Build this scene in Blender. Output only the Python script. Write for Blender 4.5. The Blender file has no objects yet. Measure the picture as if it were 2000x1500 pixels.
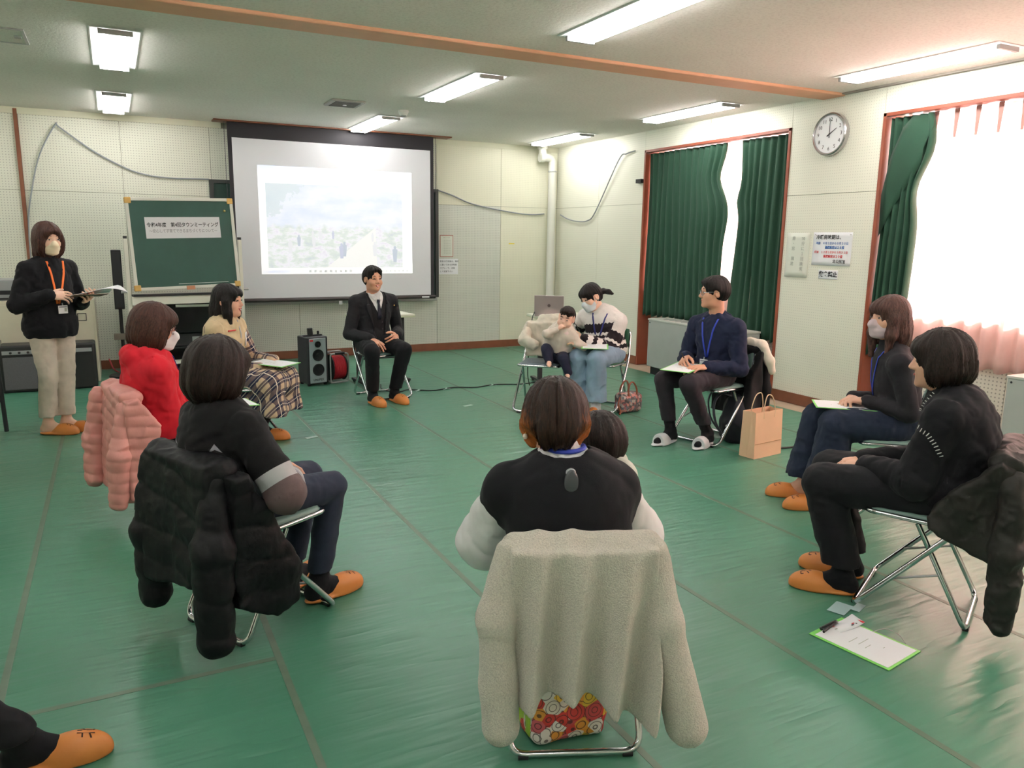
import bpy, bmesh, math, random
import numpy as np
from mathutils import Vector, Matrix
from mathutils.bvhtree import BVHTree

scene = bpy.context.scene
COL = scene.collection
random.seed(7)
R_ = math.radians

# ------------------------------------------------------------------ camera
def cam_axes(yaw, pitch, roll):
    cy, sy = math.cos(yaw), math.sin(yaw)
    f = Vector((sy*math.cos(pitch), cy*math.cos(pitch), math.sin(pitch)))
    r = Vector((cy, -sy, 0)); u = r.cross(f)
    return (math.cos(roll)*r + math.sin(roll)*u, -math.sin(roll)*r + math.cos(roll)*u, f)
_r, _u, _f = cam_axes(0.474782, -0.186240, 0.014069)
cam_d = bpy.data.cameras.new('camera'); cam = bpy.data.objects.new('camera', cam_d); COL.objects.link(cam)
cam_d.sensor_fit = 'HORIZONTAL'; cam_d.sensor_width = 36.0; cam_d.lens = 27.094
cam_d.clip_start = 0.05; cam_d.clip_end = 200
cam.matrix_world = Matrix(((_r.x, _u.x, -_f.x, 0), (_r.y, _u.y, -_f.y, 0), (_r.z, _u.z, -_f.z, 1.5), (0, 0, 0, 1)))
scene.camera = cam

# ------------------------------------------------------------------ world, sun, exposure
world = bpy.data.worlds.new('world'); scene.world = world; world.use_nodes = True
bg = world.node_tree.nodes['Background']
bg.inputs[0].default_value = (1.0, 0.95, 0.93, 1); bg.inputs[1].default_value = 12.0
sun_d = bpy.data.lights.new('sun', 'SUN'); sun = bpy.data.objects.new('sun', sun_d); COL.objects.link(sun)
sun_d.energy = 18.0; sun_d.angle = R_(1.5); sun_d.color = (1.0, 0.95, 0.9)
sun.rotation_euler = Vector((-0.80, 0.12, -0.62)).to_track_quat('-Z', 'Y').to_euler()
scene.view_settings.view_transform = 'Standard'
scene.view_settings.look = 'None'
scene.view_settings.gamma = 1.0
scene.view_settings.use_curve_mapping = False
scene.view_settings.exposure = 0.58
TUBE_POWER = 26.0
scene.cycles.max_bounces = 7
scene.cycles.use_adaptive_sampling = True
scene.cycles.adaptive_threshold = 0.03
scene.cycles.diffuse_bounces = 4
scene.cycles.transparent_max_bounces = 12
scene.cycles.sample_clamp_indirect = 6.0
scene.cycles.use_denoising = True

# ------------------------------------------------------------------ small helpers
def srgb(r, g, b):
    def c(v):
        v /= 255.0
        return v/12.92 if v <= 0.04045 else ((v+0.055)/1.055)**2.4
    return (c(r), c(g), c(b), 1.0)

MATS = {}
class NT:
    """tiny node-graph helper around one material"""
    def __init__(s, name):
        s.m = bpy.data.materials.new(name); s.m.use_nodes = True
        s.t = s.m.node_tree; s.p = s.t.nodes['Principled BSDF']; s.out = s.t.nodes['Material Output']
    def n(s, typ, **kw):
        nd = s.t.nodes.new(typ)
        for k, v in kw.items(): setattr(nd, k, v)
        return nd
    def put(s, sock, v):
        if hasattr(v, 'is_output') or isinstance(v, bpy.types.NodeSocket): s.t.links.new(v, sock)
        else: sock.default_value = v
    def math(s, op, a, b=0.0, c=0.0):
        nd = s.n('ShaderNodeMath', operation=op)
        s.put(nd.inputs[0], a); s.put(nd.inputs[1], b); s.put(nd.inputs[2], c)
        return nd.outputs[0]
    def mix(s, fac, a, b, blend='MIX'):
        nd = s.n('ShaderNodeMix', data_type='RGBA', blend_type=blend)
        s.put(nd.inputs[0], fac); s.put(nd.inputs[6], a); s.put(nd.inputs[7], b)
        return nd.outputs[2]
    def attr(s, name):
        nd = s.n('ShaderNodeAttribute', attribute_name=name)
        sp = s.n('ShaderNodeSeparateXYZ'); s.t.links.new(nd.outputs['Vector'], sp.inputs[0])
        return nd.outputs['Vector'], sp.outputs
    def obj(s, scale=(1, 1, 1), which='Object'):
        tc = s.n('ShaderNodeTexCoord'); mp = s.n('ShaderNodeMapping')
        s.t.links.new(tc.outputs[which], mp.inputs[0]); mp.inputs[3].default_value = scale
        return mp.outputs[0]
    def sep(s, v):
        sp = s.n('ShaderNodeSeparateXYZ'); s.t.links.new(v, sp.inputs[0]); return sp.outputs
    def noise(s, vec, scale=5, detail=3, rough=0.5):
        nd = s.n('ShaderNodeTexNoise'); nd.inputs['Scale'].default_value = scale
        nd.inputs['Detail'].default_value = detail; nd.inputs['Roughness'].default_value = rough
        if vec is not None: s.t.links.new(vec, nd.inputs['Vector'])
        return nd.outputs[0]
    def ramp(s, fac, stops, interp='LINEAR'):
        nd = s.n('ShaderNodeValToRGB'); cr = nd.color_ramp; cr.interpolation = interp
        while len(cr.elements) < len(stops): cr.elements.new(0.5)
        for e, (p, c) in zip(cr.elements, stops): e.position = p; e.color = c
        s.put(nd.inputs[0], fac); return nd.outputs[0]
    def bump(s, h, strength=0.3, dist=0.01):
        nd = s.n('ShaderNodeBump'); nd.inputs['Strength'].default_value = strength
        nd.inputs['Distance'].default_value = dist; s.put(nd.inputs['Height'], h)
        s.t.links.new(nd.outputs[0], s.p.inputs['Normal'])
    def set(s, **kw):
        for k, v in kw.items(): s.put(s.p.inputs[k.replace('_', ' ')], v)
        return s

def mat(name, col, rough=0.6, metal=0.0, vary=0.0, vscale=8.0, bump=0.0, bscale=60.0, bdist=0.004, sheen=0.0, spec=0.5, coat=0.0):
    """plain procedural material: colour with slight noise variation and fine relief"""
    if name in MATS: return MATS[name]
    T = NT(name); c = col if len(col) == 4 else srgb(*col)
    v = T.obj()
    if vary > 0:
        n = T.noise(v, vscale, 4)
        d = tuple(x*(1-vary) for x in c[:3])+(1,); l = tuple(min(1, x*(1+vary)) for x in c[:3])+(1,)
        T.set(Base_Color=T.ramp(n, [(0.3, d), (0.7, l)]))
    else: T.set(Base_Color=c)
    T.set(Roughness=rough, Metallic=metal); T.p.inputs['Specular IOR Level'].default_value = spec
    if sheen: T.p.inputs['Sheen Weight'].default_value = sheen; T.p.inputs['Sheen Roughness'].default_value = 0.5
    if coat: T.p.inputs['Coat Weight'].default_value = coat
    if bump > 0: T.bump(T.noise(v, bscale, 3), bump, bdist)
    MATS[name] = T.m
    return T.m

def emis(name, col, strength, base=0.8):
    T = NT(name); T.set(Base_Color=(base, base, base, 1), Emission_Color=col, Emission_Strength=strength)
    MATS[name] = T.m; return T.m

def tag(o, label=None, cat=None, group=None, kind=None):
    if label: o['label'] = label
    if cat: o['category'] = cat
    if group: o['group'] = group
    if kind: o['kind'] = kind
    return o

def link(o, parent=None):
    COL.objects.link(o)
    if parent is not None: o.parent = parent
    return o

def empty(name, loc=(0, 0, 0), rz=0.0, label=None, cat=None, group=None, kind=None):
    o = bpy.data.objects.new(name, None); COL.objects.link(o); o.empty_display_size = 0.1
    o.location = loc; o.rotation_euler = (0, 0, rz)
    return tag(o, label, cat, group, kind)

class MB:
    """collects geometry, builds ONE mesh object"""
    def __init__(s): s.v = []; s.f = []; s.sm = []
    def add(s, verts, faces, smooth=False):
        o = len(s.v); s.v += [tuple(p) for p in verts]
        s.f += [tuple(i+o for i in f) for f in faces]; s.sm += [smooth]*len(faces); return s
    def box(s, a, b, M=None):
        (x0, y0, z0), (x1, y1, z1) = a, b
        v = [Vector(p) for p in ((x0, y0, z0), (x1, y0, z0), (x1, y1, z0), (x0, y1, z0), (x0, y0, z1), (x1, y0, z1), (x1, y1, z1), (x0, y1, z1))]
        if M is not None: v = [M @ p for p in v]
        return s.add(v, [(0, 3, 2, 1), (4, 5, 6, 7), (0, 1, 5, 4), (1, 2, 6, 5), (2, 3, 7, 6), (3, 0, 4, 7)])
    def quad(s, a, b, c, d): return s.add([a, b, c, d], [(0, 1, 2, 3)])
    def tube(s, pts, r, n=8, closed=False, caps=True, flat=None):
        P = [Vector(p) for p in pts]; m = len(P); rr = r if isinstance(r, (list, tuple)) else [r]*m
        V = []; up = None
        for i in range(m):
            a = P[i-1] if (i > 0 or closed) else P[i]; b = P[(i+1) % m] if (i < m-1 or closed) else P[i]
            t = (b-a).normalized()
            if up is None:
                up = Vector((0, 0, 1)) if abs(t.z) < 0.9 else Vector((1, 0, 0))
            up = (up - t*up.dot(t))
            if up.length < 1e-6: up = t.orthogonal()
            up.normalize(); sd = t.cross(up)
            for k in range(n):
                an = 2*math.pi*k/n; fx = flat if flat else 1.0
                V.append(P[i] + (sd*math.cos(an) + up*math.sin(an)*fx)*rr[i])
        F = []
        for i in range(m if closed else m-1):
            j = (i+1) % m
            for k in range(n):
                F.append((i*n+k, i*n+(k+1) % n, j*n+(k+1) % n, j*n+k))
        if not closed and caps:
            F.append(tuple(range(n))[::-1]); F.append(tuple((m-1)*n+k for k in range(n)))
        return s.add(V, F, True)
    def lathe(s, prof, n=24, M=None, cap=True):
        V = []; F = []
        for (r, z) in prof:
            for k in range(n):
                a = 2*math.pi*k/n; p = Vector((r*math.cos(a), r*math.sin(a), z)); V.append(M @ p if M is not None else p)
        for i in range(len(prof)-1):
            for k in range(n): F.append((i*n+k, i*n+(k+1) % n, (i+1)*n+(k+1) % n, (i+1)*n+k))
        if cap:
            F.append(tuple(range(n))[::-1]); F.append(tuple((len(prof)-1)*n+k for k in range(n)))
        return s.add(V, F, True)
    def build(s, name, material=None, parent=None, loc=None, bevel=0.0, flat=False):
        me = bpy.data.meshes.new(name); me.from_pydata(s.v, [], s.f); me.update()
        if not flat and any(s.sm): me.polygons.foreach_set('use_smooth', s.sm)
        if any(s.sm) and not flat:
            try: me.set_sharp_from_angle(angle=R_(40))
            except Exception: pass
        if material: me.materials.append(material)
        o = bpy.data.objects.new(name, me); link(o, parent)
        if loc is not None: o.location = loc
        if bevel > 0:
            md = o.modifiers.new('bevel', 'BEVEL'); md.width = bevel; md.segments = 2; md.limit_method = 'ANGLE'
        return o

def box(name, a, b, material, parent=None, bevel=0.0, M=None):
    return MB().box(a, b, M).build(name, material, parent, bevel=bevel)

def rpath(pts, rad=0.05, n=5, closed=False):
    """polyline with rounded corners"""
    P = [Vector(p) for p in pts]; out = []; m = len(P)
    for i, p in enumerate(P):
        if not closed and i in (0, m-1): out.append(p); continue
        a, b = P[i-1], P[(i+1) % m]
        da, db = (a-p), (b-p); r = min(rad, da.length*0.48, db.length*0.48)
        A, B = p+da.normalized()*r, p+db.normalized()*r
        for k in range(n+1):
            t = k/n; out.append(A*(1-t)**2 + p*2*t*(1-t) + B*t*t)
    return out

def spline(pts, n=8):
    """Catmull-Rom through points"""
    P = [Vector(p) for p in pts]; P = [P[0]*2-P[1]] + P + [P[-1]*2-P[-2]]; out = []
    for i in range(1, len(P)-2):
        p0, p1, p2, p3 = P[i-1:i+3]
        for k in range(n):
            t = k/n
            out.append(0.5*((2*p1)+(p2-p0)*t+(2*p0-5*p1+4*p2-p3)*t*t+(3*p1-p0-3*p2+p3)*t**3))
    out.append(P[-2]); return out

def dup(root, loc, rz, label=None, group=None):
    """copy a thing with its parts and sub-parts"""
    def cp(o, par):
        c = o.copy(); COL.objects.link(c)
        if par is not None: c.parent = par
        for ch in o.children: cp(ch, c)
        return c
    r = cp(root, None); r.location = loc; r.rotation_euler = (0, 0, rz)
    if label: r['label'] = label
    if group: r['group'] = group
    return r

def text(name, body, size, material, parent, M, align='CENTER', spacing=1.0, bold=0.0, wide=1.0):
    """flat lettering as a thin mesh; M places it (x = reading direction, y = up)"""
    cu = bpy.data.curves.new(name, 'FONT'); cu.body = body; cu.size = size; cu.align_x = align; cu.align_y = 'CENTER'
    cu.space_character = spacing; cu.space_line = 0.9; cu.offset = bold; cu.resolution_u = 2; cu.extrude = 0.0004
    o = bpy.data.objects.new(name+'_tmp', cu); COL.objects.link(o)
    dg = bpy.context.evaluated_depsgraph_get()
    me = bpy.data.meshes.new_from_object(o.evaluated_get(dg)); me.name = name
    bpy.data.objects.remove(o); bpy.data.curves.remove(cu)
    me.transform(Matrix.Diagonal((wide, 1, 1, 1)))
    me.transform(M); me.materials.clear(); me.materials.append(material)
    ob = bpy.data.objects.new(name, me); link(ob, parent); return ob

def frame_M(origin, xdir, ydir):
    x = Vector(xdir).normalized(); y = Vector(ydir).normalized(); z = x.cross(y)
    o = Vector(origin)
    return Matrix(((x.x, y.x, z.x, o.x), (x.y, y.y, z.y, o.y), (x.z, y.z, z.z, o.z), (0, 0, 0, 1)))
# ------------------------------------------------------------------ SDF engine (smooth organic solids)
def _hash(i, j, k, s):
    h = (i*374761393 + j*668265263 + k*1274126177 + s*974711).astype(np.int64) & 0x7fffffff
    h = ((h ^ (h >> 13))*1274126177) & 0x7fffffff
    return ((h ^ (h >> 16)) & 0xffff).astype(np.float32)/32768.0 - 1.0
def vnoise(p, seed=0):
    q = np.floor(p); f = (p-q).astype(np.float32); f = f*f*(3-2*f); q = q.astype(np.int64)
    i, j, k = q[:, 0], q[:, 1], q[:, 2]; x, y, z = f[:, 0], f[:, 1], f[:, 2]
    def L(a, b, t): return a+(b-a)*t
    return L(L(L(_hash(i, j, k, seed), _hash(i+1, j, k, seed), x), L(_hash(i, j+1, k, seed), _hash(i+1, j+1, k, seed), x), y),
             L(L(_hash(i, j, k+1, seed), _hash(i+1, j, k+1, seed), x), L(_hash(i, j+1, k+1, seed), _hash(i+1, j+1, k+1, seed), x), y), z)

class Sdf:
    def __init__(s): s.items = []; s.planes = []; s.disp = []
    def cone(s, a, b, ra, rb, k=0.02, op='u'):
        a = np.array(a, float); b = np.array(b, float); m = max(ra, rb)
        s.items.append(('c', (a, b, ra, rb), np.minimum(a, b)-m, np.maximum(a, b)+m, k, op)); return s
    def chain(s, pts, rad, k=0.02, op='u'):
        for i in range(len(pts)-1): s.cone(pts[i], pts[i+1], rad[i], rad[i+1], k, op)
        return s
    def ell(s, c, r, R=None, k=0.02, op='u'):
        c = np.array(c, float); r = np.array(r, float); R = np.eye(3) if R is None else np.array(R, float)
        e = np.sqrt(((R*r)**2).sum(1))
        s.items.append(('e', (c, r, R), c-e, c+e, k, op)); return s
    def box(s, c, h, rad=0.01, R=None, k=0.02, op='u'):
        c = np.array(c, float); h = np.array(h, float); R = np.eye(3) if R is None else np.array(R, float)
        e = np.abs(R) @ h
        s.items.append(('b', (c, h, rad, R), c-e, c+e, k, op)); return s
    def fn(s, f, lo, hi, k=0.02, op='u'):
        s.items.append(('f', f, np.array(lo, float), np.array(hi, float), k, op)); return s
    def cut(s, p, n):
        """keep the side against n"""
        s.planes.append((np.array(p, float), np.array(n, float)/np.linalg.norm(n))); return s
    @staticmethod
    def ev(kind, a, X, Y, Z):
        if kind == 'f': return a(X, Y, Z)
        if kind == 'c':
            p, q, ra, rb = a; d = q-p; L = max(float(d@d), 1e-9)
            x, y, z = X-p[0], Y-p[1], Z-p[2]
            t = np.clip((x*d[0]+y*d[1]+z*d[2])/L, 0, 1)
            return np.sqrt((x-t*d[0])**2+(y-t*d[1])**2+(z-t*d[2])**2)-(ra+(rb-ra)*t)
        if kind == 'e':
            c, r, R = a; x, y, z = X-c[0], Y-c[1], Z-c[2]
            u = (x*R[0, 0]+y*R[1, 0]+z*R[2, 0])/r[0]; v = (x*R[0, 1]+y*R[1, 1]+z*R[2, 1])/r[1]; w = (x*R[0, 2]+y*R[1, 2]+z*R[2, 2])/r[2]
            k0 = np.sqrt(u*u+v*v+w*w); k1 = np.sqrt((u/r[0])**2+(v/r[1])**2+(w/r[2])**2)+1e-9
            return k0*(k0-1)/k1
        c, h, rad, R = a; x, y, z = X-c[0], Y-c[1], Z-c[2]
        u = np.abs(x*R[0, 0]+y*R[1, 0]+z*R[2, 0])-h[0]+rad; v = np.abs(x*R[0, 1]+y*R[1, 1]+z*R[2, 1])-h[1]+rad; w = np.abs(x*R[0, 2]+y*R[1, 2]+z*R[2, 2])-h[2]+rad
        return np.sqrt(np.maximum(u, 0)**2+np.maximum(v, 0)**2+np.maximum(w, 0)**2)+np.minimum(np.maximum(u, np.maximum(v, w)), 0)-rad
    def mesh(s, h=0.006, smooth=0):
        pos = [i for i in s.items if i[5] == 'u']
        lo = np.min([i[2] for i in pos], 0)-3*h-0.012; hi = np.max([i[3] for i in pos], 0)+3*h+0.012
        n = np.ceil((hi-lo)/h).astype(int)+1
        ax = [(lo[i]+h*np.arange(n[i])).astype(np.float32) for i in range(3)]
        F = np.full(n, 0.06, np.float32)
        for kind, a, l, u, k, op in s.items:
            pad = k+2.5*h
            i0 = np.clip(np.floor((l-pad-lo)/h).astype(int), 0, n); i1 = np.clip(np.ceil((u+pad-lo)/h).astype(int)+1, 0, n)
            if np.any(i1 <= i0): continue
            sl = tuple(slice(i0[i], i1[i]) for i in range(3))
            d = s.ev(kind, a, ax[0][sl[0]][:, None, None], ax[1][sl[1]][None, :, None], ax[2][sl[2]][None, None, :]).astype(np.float32)
            A = F[sl]
            if op == 'u':
                g = np.maximum(k-np.abs(A-d), 0)/k; F[sl] = np.minimum(A, d)-g*g*k*0.25
            elif op == 's':
                d = -d; g = np.maximum(k-np.abs(A-d), 0)/k; F[sl] = np.maximum(A, d)+g*g*k*0.25
        for p, nn in s.planes:
            d = ((ax[0]-p[0])*nn[0])[:, None, None]+((ax[1]-p[1])*nn[1])[None, :, None]+((ax[2]-p[2])*nn[2])[None, None, :]
            np.maximum(F, d, out=F)
        if s.disp:
            I = np.nonzero(np.abs(F) < 0.03)
            P = np.stack([ax[0][I[0]], ax[1][I[1]], ax[2][I[2]]], 1); D = np.zeros(len(P), np.float32)
            for f in s.disp: D += f(P)
            F[I] += D
        F[0], F[-1] = 0.06, 0.06; F[:, 0], F[:, -1] = 0.06, 0.06; F[:, :, 0], F[:, :, -1] = 0.06, 0.06
        return nets(F, lo, h, smooth)

def nets(F, lo, h, smooth=0):
    ins = F < 0
    c = [ins[i:ins.shape[0]-1+i, j:ins.shape[1]-1+j, k:ins.shape[2]-1+k] for i in (0, 1) for j in (0, 1) for k in (0, 1)]
    an = c[0].copy(); al = c[0].copy()
    for q in c[1:]: an |= q; al &= q
    act = an & ~al
    I = np.argwhere(act); M = len(I)
    if M == 0: return np.zeros((0, 3)), np.zeros((0, 4), int)
    idx = np.full(act.shape, -1, np.int32); idx[I[:, 0], I[:, 1], I[:, 2]] = np.arange(M)
    off = np.array([(i, j, k) for i in (0, 1) for j in (0, 1) for k in (0, 1)])
    val = np.stack([F[I[:, 0]+o[0], I[:, 1]+o[1], I[:, 2]+o[2]] for o in off], 1)
    S = np.zeros((M, 3)); W = np.zeros(M)
    for a, b in ((0, 1), (2, 3), (4, 5), (6, 7), (0, 2), (1, 3), (4, 6), (5, 7), (0, 4), (1, 5), (2, 6), (3, 7)):
        va, vb = val[:, a], val[:, b]; m = (va < 0) != (vb < 0)
        t = np.where(m, va/np.where(m, va-vb, 1), 0)
        S += m[:, None]*(off[a]+t[:, None]*(off[b]-off[a])); W += m
    V = (I+S/W[:, None])*h+lo
    Q = []
    for axn in range(3):
        s0 = [slice(None)]*3; s1 = [slice(None)]*3; s0[axn] = slice(0, -1); s1[axn] = slice(1, None)
        A, B = ins[tuple(s0)], ins[tuple(s1)]
        E = np.argwhere(A != B); fl = A[E[:, 0], E[:, 1], E[:, 2]]
        u, w = [(1, 2), (2, 0), (0, 1)][axn]
        def g(du, dw):
            G = E.copy(); G[:, u] -= du; G[:, w] -= dw; return idx[G[:, 0], G[:, 1], G[:, 2]]
        q = np.stack([g(1, 1), g(0, 1), g(0, 0), g(1, 0)], 1)
        q[~fl] = q[~fl][:, ::-1]; Q.append(q)
    Q = np.concatenate(Q)
    for _ in range(smooth):
        acc = np.zeros_like(V); cnt = np.zeros(len(V))
        for a in range(4):
            for b in (1, 3):
                np.add.at(acc, Q[:, a], V[Q[:, (a+b) % 4]]); np.add.at(cnt, Q[:, a], 1)
        V = 0.5*V+0.5*acc/np.maximum(cnt, 1)[:, None]
    return V, Q

def np_mesh(name, V, Q, material=None, parent=None, attrs=None):
    me = bpy.data.meshes.new(name); n, m = len(V), len(Q)
    me.vertices.add(n); me.vertices.foreach_set('co', np.ascontiguousarray(V, np.float32).ravel())
    me.loops.add(m*4); me.loops.foreach_set('vertex_index', np.ascontiguousarray(Q, np.int32).ravel())
    me.polygons.add(m); me.polygons.foreach_set('loop_start', np.arange(0, m*4, 4, dtype=np.int32))
    me.polygons.foreach_set('loop_total', np.full(m, 4, np.int32))
    me.polygons.foreach_set('use_smooth', np.ones(m, bool))
    me.update(calc_edges=True); me.validate()
    for k, a in (attrs or {}).items():
        at = me.attributes.new(k, 'FLOAT_VECTOR', 'POINT'); at.data.foreach_set('vector', np.ascontiguousarray(a, np.float32).ravel())
    if material: me.materials.append(material)
    o = bpy.data.objects.new(name, me); link(o, parent); return o

def sdf_obj(name, S, material, parent=None, h=0.006, smooth=0, attr=None):
    V, Q = S.mesh(h, smooth)
    return np_mesh(name, V, Q, material, parent, attr(V) if attr else None)

def wrinkle(amp, sc=(14, 14, 8), seed=0):
    def f(P):
        w = P*np.array(sc); w = w+0.6*np.stack([vnoise(w*0.6, seed+5), vnoise(w*0.6, seed+6), vnoise(w*0.6, seed+7)], 1)
        a = vnoise(w, seed); return amp*(np.abs(a)*1.6-0.5)
    return f
# ------------------------------------------------------------------ the room
YB, XR, ZC, XL, YF = 9.69, 5.655, 2.755, -4.3, -3.0

def pegmat(name, col, axis, pitch=0.03, rad=0.17, dark=0.55):
    T = NT(name); g = T.n('ShaderNodeNewGeometry'); o = T.sep(g.outputs['Position'])
    a = T.math('FRACT', T.math('DIVIDE', o[axis], pitch)); b = T.math('FRACT', T.math('DIVIDE', o[2], pitch))
    da = T.math('SUBTRACT', a, 0.5); db = T.math('SUBTRACT', b, 0.5)
    d = T.math('SQRT', T.math('ADD', T.math('MULTIPLY', da, da), T.math('MULTIPLY', db, db)))
    hole = T.math('LESS_THAN', d, rad)
    c = srgb(*col); n = T.noise(g.outputs['Position'], 1.3, 4)
    base = T.ramp(n, [(0.3, tuple(x*0.93 for x in c[:3])+(1,)), (0.75, c)])
    T.set(Base_Color=T.mix(hole, base, tuple(x*dark for x in c[:3])+(1,)), Roughness=0.55)
    T.bump(T.math('MULTIPLY', T.math('SMOOTH_MIN', d, rad*1.15, 0.02), 1.0), 0.25, 0.004)
    return T.m
M_PEG_B = pegmat('pegboard_cream_back', (229, 231, 216), 0, 0.027)
M_PEG_G = pegmat('pegboard_grey_back', (218, 220, 210), 0, 0.0225, 0.19, 0.55)
M_PEG_Y = pegmat('pegboard_yellow_back', (234, 233, 212), 0, 0.024, 0.15, 0.75)
M_PEG_R = pegmat('pegboard_cream_right', (238, 238, 222), 1, 0.024, 0.15, 0.72)
M_PEG_R2 = pegmat('pegboard_below_sill', (228, 224, 212), 1, 0.03, 0.2, 0.5)
M_WALL = mat('wall_paint_cream', (226, 228, 208), 0.6, vary=0.03, vscale=2)
M_GAP = mat('panel_joint_shadow', (150, 150, 132), 0.8)
M_WOOD = mat('brown_wood_trim', (122, 74, 50), 0.45, vary=0.15, vscale=6, bump=0.1, bscale=30)
M_WOOD_R = mat('reddish_wood_frame', (140, 70, 48), 0.4, vary=0.12, vscale=6, bump=0.1, bscale=30)
M_CREAM = mat('cream_strip_paint', (222, 222, 200), 0.6, vary=0.03)

def ceiling_mat():
    T = NT('ceiling_rock_wool'); v = T.obj()
    n = T.noise(v, 2.0, 3); n2 = T.noise(v, 45, 4, 0.7)
    b = T.ramp(n, [(0.3, srgb(232, 229, 222)), (0.7, srgb(238, 235, 228))])
    T.set(Base_Color=T.mix(T.ramp(n2, [(0.42, (0.35, 0.35, 0.35, 1)), (0.5, (0, 0, 0, 1))]), b, srgb(206, 202, 194)), Roughness=0.9)
    T.bump(n2, 0.35, 0.006); return T.m
M_CEIL = ceiling_mat()

def floor_mat():
    T = NT('green_vinyl_mat'); g = T.n('ShaderNodeNewGeometry'); pos = g.outputs['Position']
    mp = T.n('ShaderNodeMapping'); T.t.links.new(pos, mp.inputs[0]); mp.inputs[3].default_value = (0.55, 3.0, 1); mp.inputs[2].default_value = (0, 0, 0.12)
    w1 = T.noise(mp.outputs[0], 2.2, 3, 0.55)
    mp2 = T.n('ShaderNodeMapping'); T.t.links.new(pos, mp2.inputs[0]); mp2.inputs[3].default_value = (1.2, 9.0, 1); mp2.inputs[2].default_value = (0, 0, -0.15)
    w2 = T.noise(mp2.outputs[0], 2.0, 2, 0.5)
    ridge = T.math('ABSOLUTE', T.math('SUBTRACT', w1, 0.5))
    fine = T.noise(pos, 320, 2)
    blot = T.noise(pos, 1.1, 4)
    c = T.ramp(blot, [(0.3, srgb(58, 114, 90)), (0.7, srgb(72, 128, 104))])
    c = T.mix(T.math('MULTIPLY', T.noise(pos, 160, 3), 0.25), c, srgb(90, 140, 118))
    T.set(Base_Color=c, Roughness=T.math('ADD', T.math('MULTIPLY', blot, 0.16), 0.27))
    T.p.inputs['Specular IOR Level'].default_value = 0.55
    hsum = T.math('ADD', T.math('ADD', T.math('MULTIPLY', ridge, 1.3), T.math('MULTIPLY', w2, 0.35)), T.math('MULTIPLY', fine, 0.012))
    T.bump(hsum, 0.5, 0.018); return T.m
M_MAT = floor_mat()
M_TAPE = mat('seam_tape_grey_green', (92, 112, 94), 0.5, vary=0.12, vscale=14)
M_VINYL = mat('beige_floor_tile', (190, 170, 148), 0.45, vary=0.06, vscale=5)

floor = tag(box('floor', (XL, YF, -0.12), (XR+0.25, YB+0.1, -0.006), M_VINYL), kind='structure')
SEAMS = [-4.0, -3.12, -2.24, -1.33, -0.43, 0.43, 1.30, 2.14, 3.06, 3.94, 4.80, 5.42]
for a, b in zip(SEAMS[:-1], SEAMS[1:]):
    cutsY = [YF+0.05, 2.65, YB-0.06] if abs(a+0.43) < 0.01 else [YF+0.05, YB-0.06]
    for c, d in zip(cutsY[:-1], cutsY[1:]):
        box('mat_strip', (a+0.004, c+0.003, -0.006), (b-0.004, d-0.003, 0.0), M_MAT, floor)
for x in SEAMS[1:-1]:
    box('seam_tape', (x-0.012, YF+0.05, 0.0), (x+0.012, YB-0.06, 0.0009), M_TAPE, floor)
box('seam_tape', (-0.42, 2.638, 0.0), (0.42, 2.662, 0.0009), M_TAPE, floor)

ceiling = tag(box('ceiling', (XL, YF, ZC), (XR+0.25, YB+0.1, ZC+0.3), M_CEIL), kind='structure')

# back wall: substrate + individual peg-board panels + baseboard + cornice strip
wall_back = tag(box('wall_back', (XL, YB+0.012, -0.1), (XR+0.25, YB+0.14, ZC+0.05), M_GAP), kind='structure')
cols = [XL, -3.5, -2.6, -1.69, -0.77, 0.16, 1.07, 2.01, 2.92, 3.83, 4.77, XR]
for a, b in zip(cols[:-1], cols[1:]):
    lower = M_PEG_G if (a > 1.0 and b < 4.8) else (M_PEG_Y if a > 4.7 else M_PEG_B)
    box('panel', (a+0.0025, YB, 0.09), (b-0.0025, YB+0.02, 1.927), lower, wall_back)
    box('panel', (a+0.0025, YB, 1.931), (b-0.0025, YB+0.02, 2.69), M_PEG_Y if a > 3.8 else M_PEG_B, wall_back)
tag(box('baseboard_back', (XL, YB-0.012, 0.0), (XR, YB+0.012, 0.095), M_WOOD), kind='structure')
tag(box('trim_1', (XL, YB-0.02, 2.69), (1.2, YB+0.012, ZC), M_CREAM), kind='structure')
tag(box('trim_2', (3.7, YB-0.012, 2.69), (XR, YB+0.012, ZC), M_CREAM), kind='structure')
tag(box('trim_3', (-0.805, YB-0.025, 0.09), (-0.77, YB+0.005, 2.74), M_WOOD), kind='structure')
# the walls the photo does not show
tag(box('wall_left', (XL-0.12, YF, -0.1), (XL, YB+0.1, ZC+0.05), M_WALL), kind='structure')
tag(box('wall_front', (XL, YF-0.12, -0.1), (XR+0.25, YF, ZC+0.05), M_WALL), kind='structure')

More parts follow.
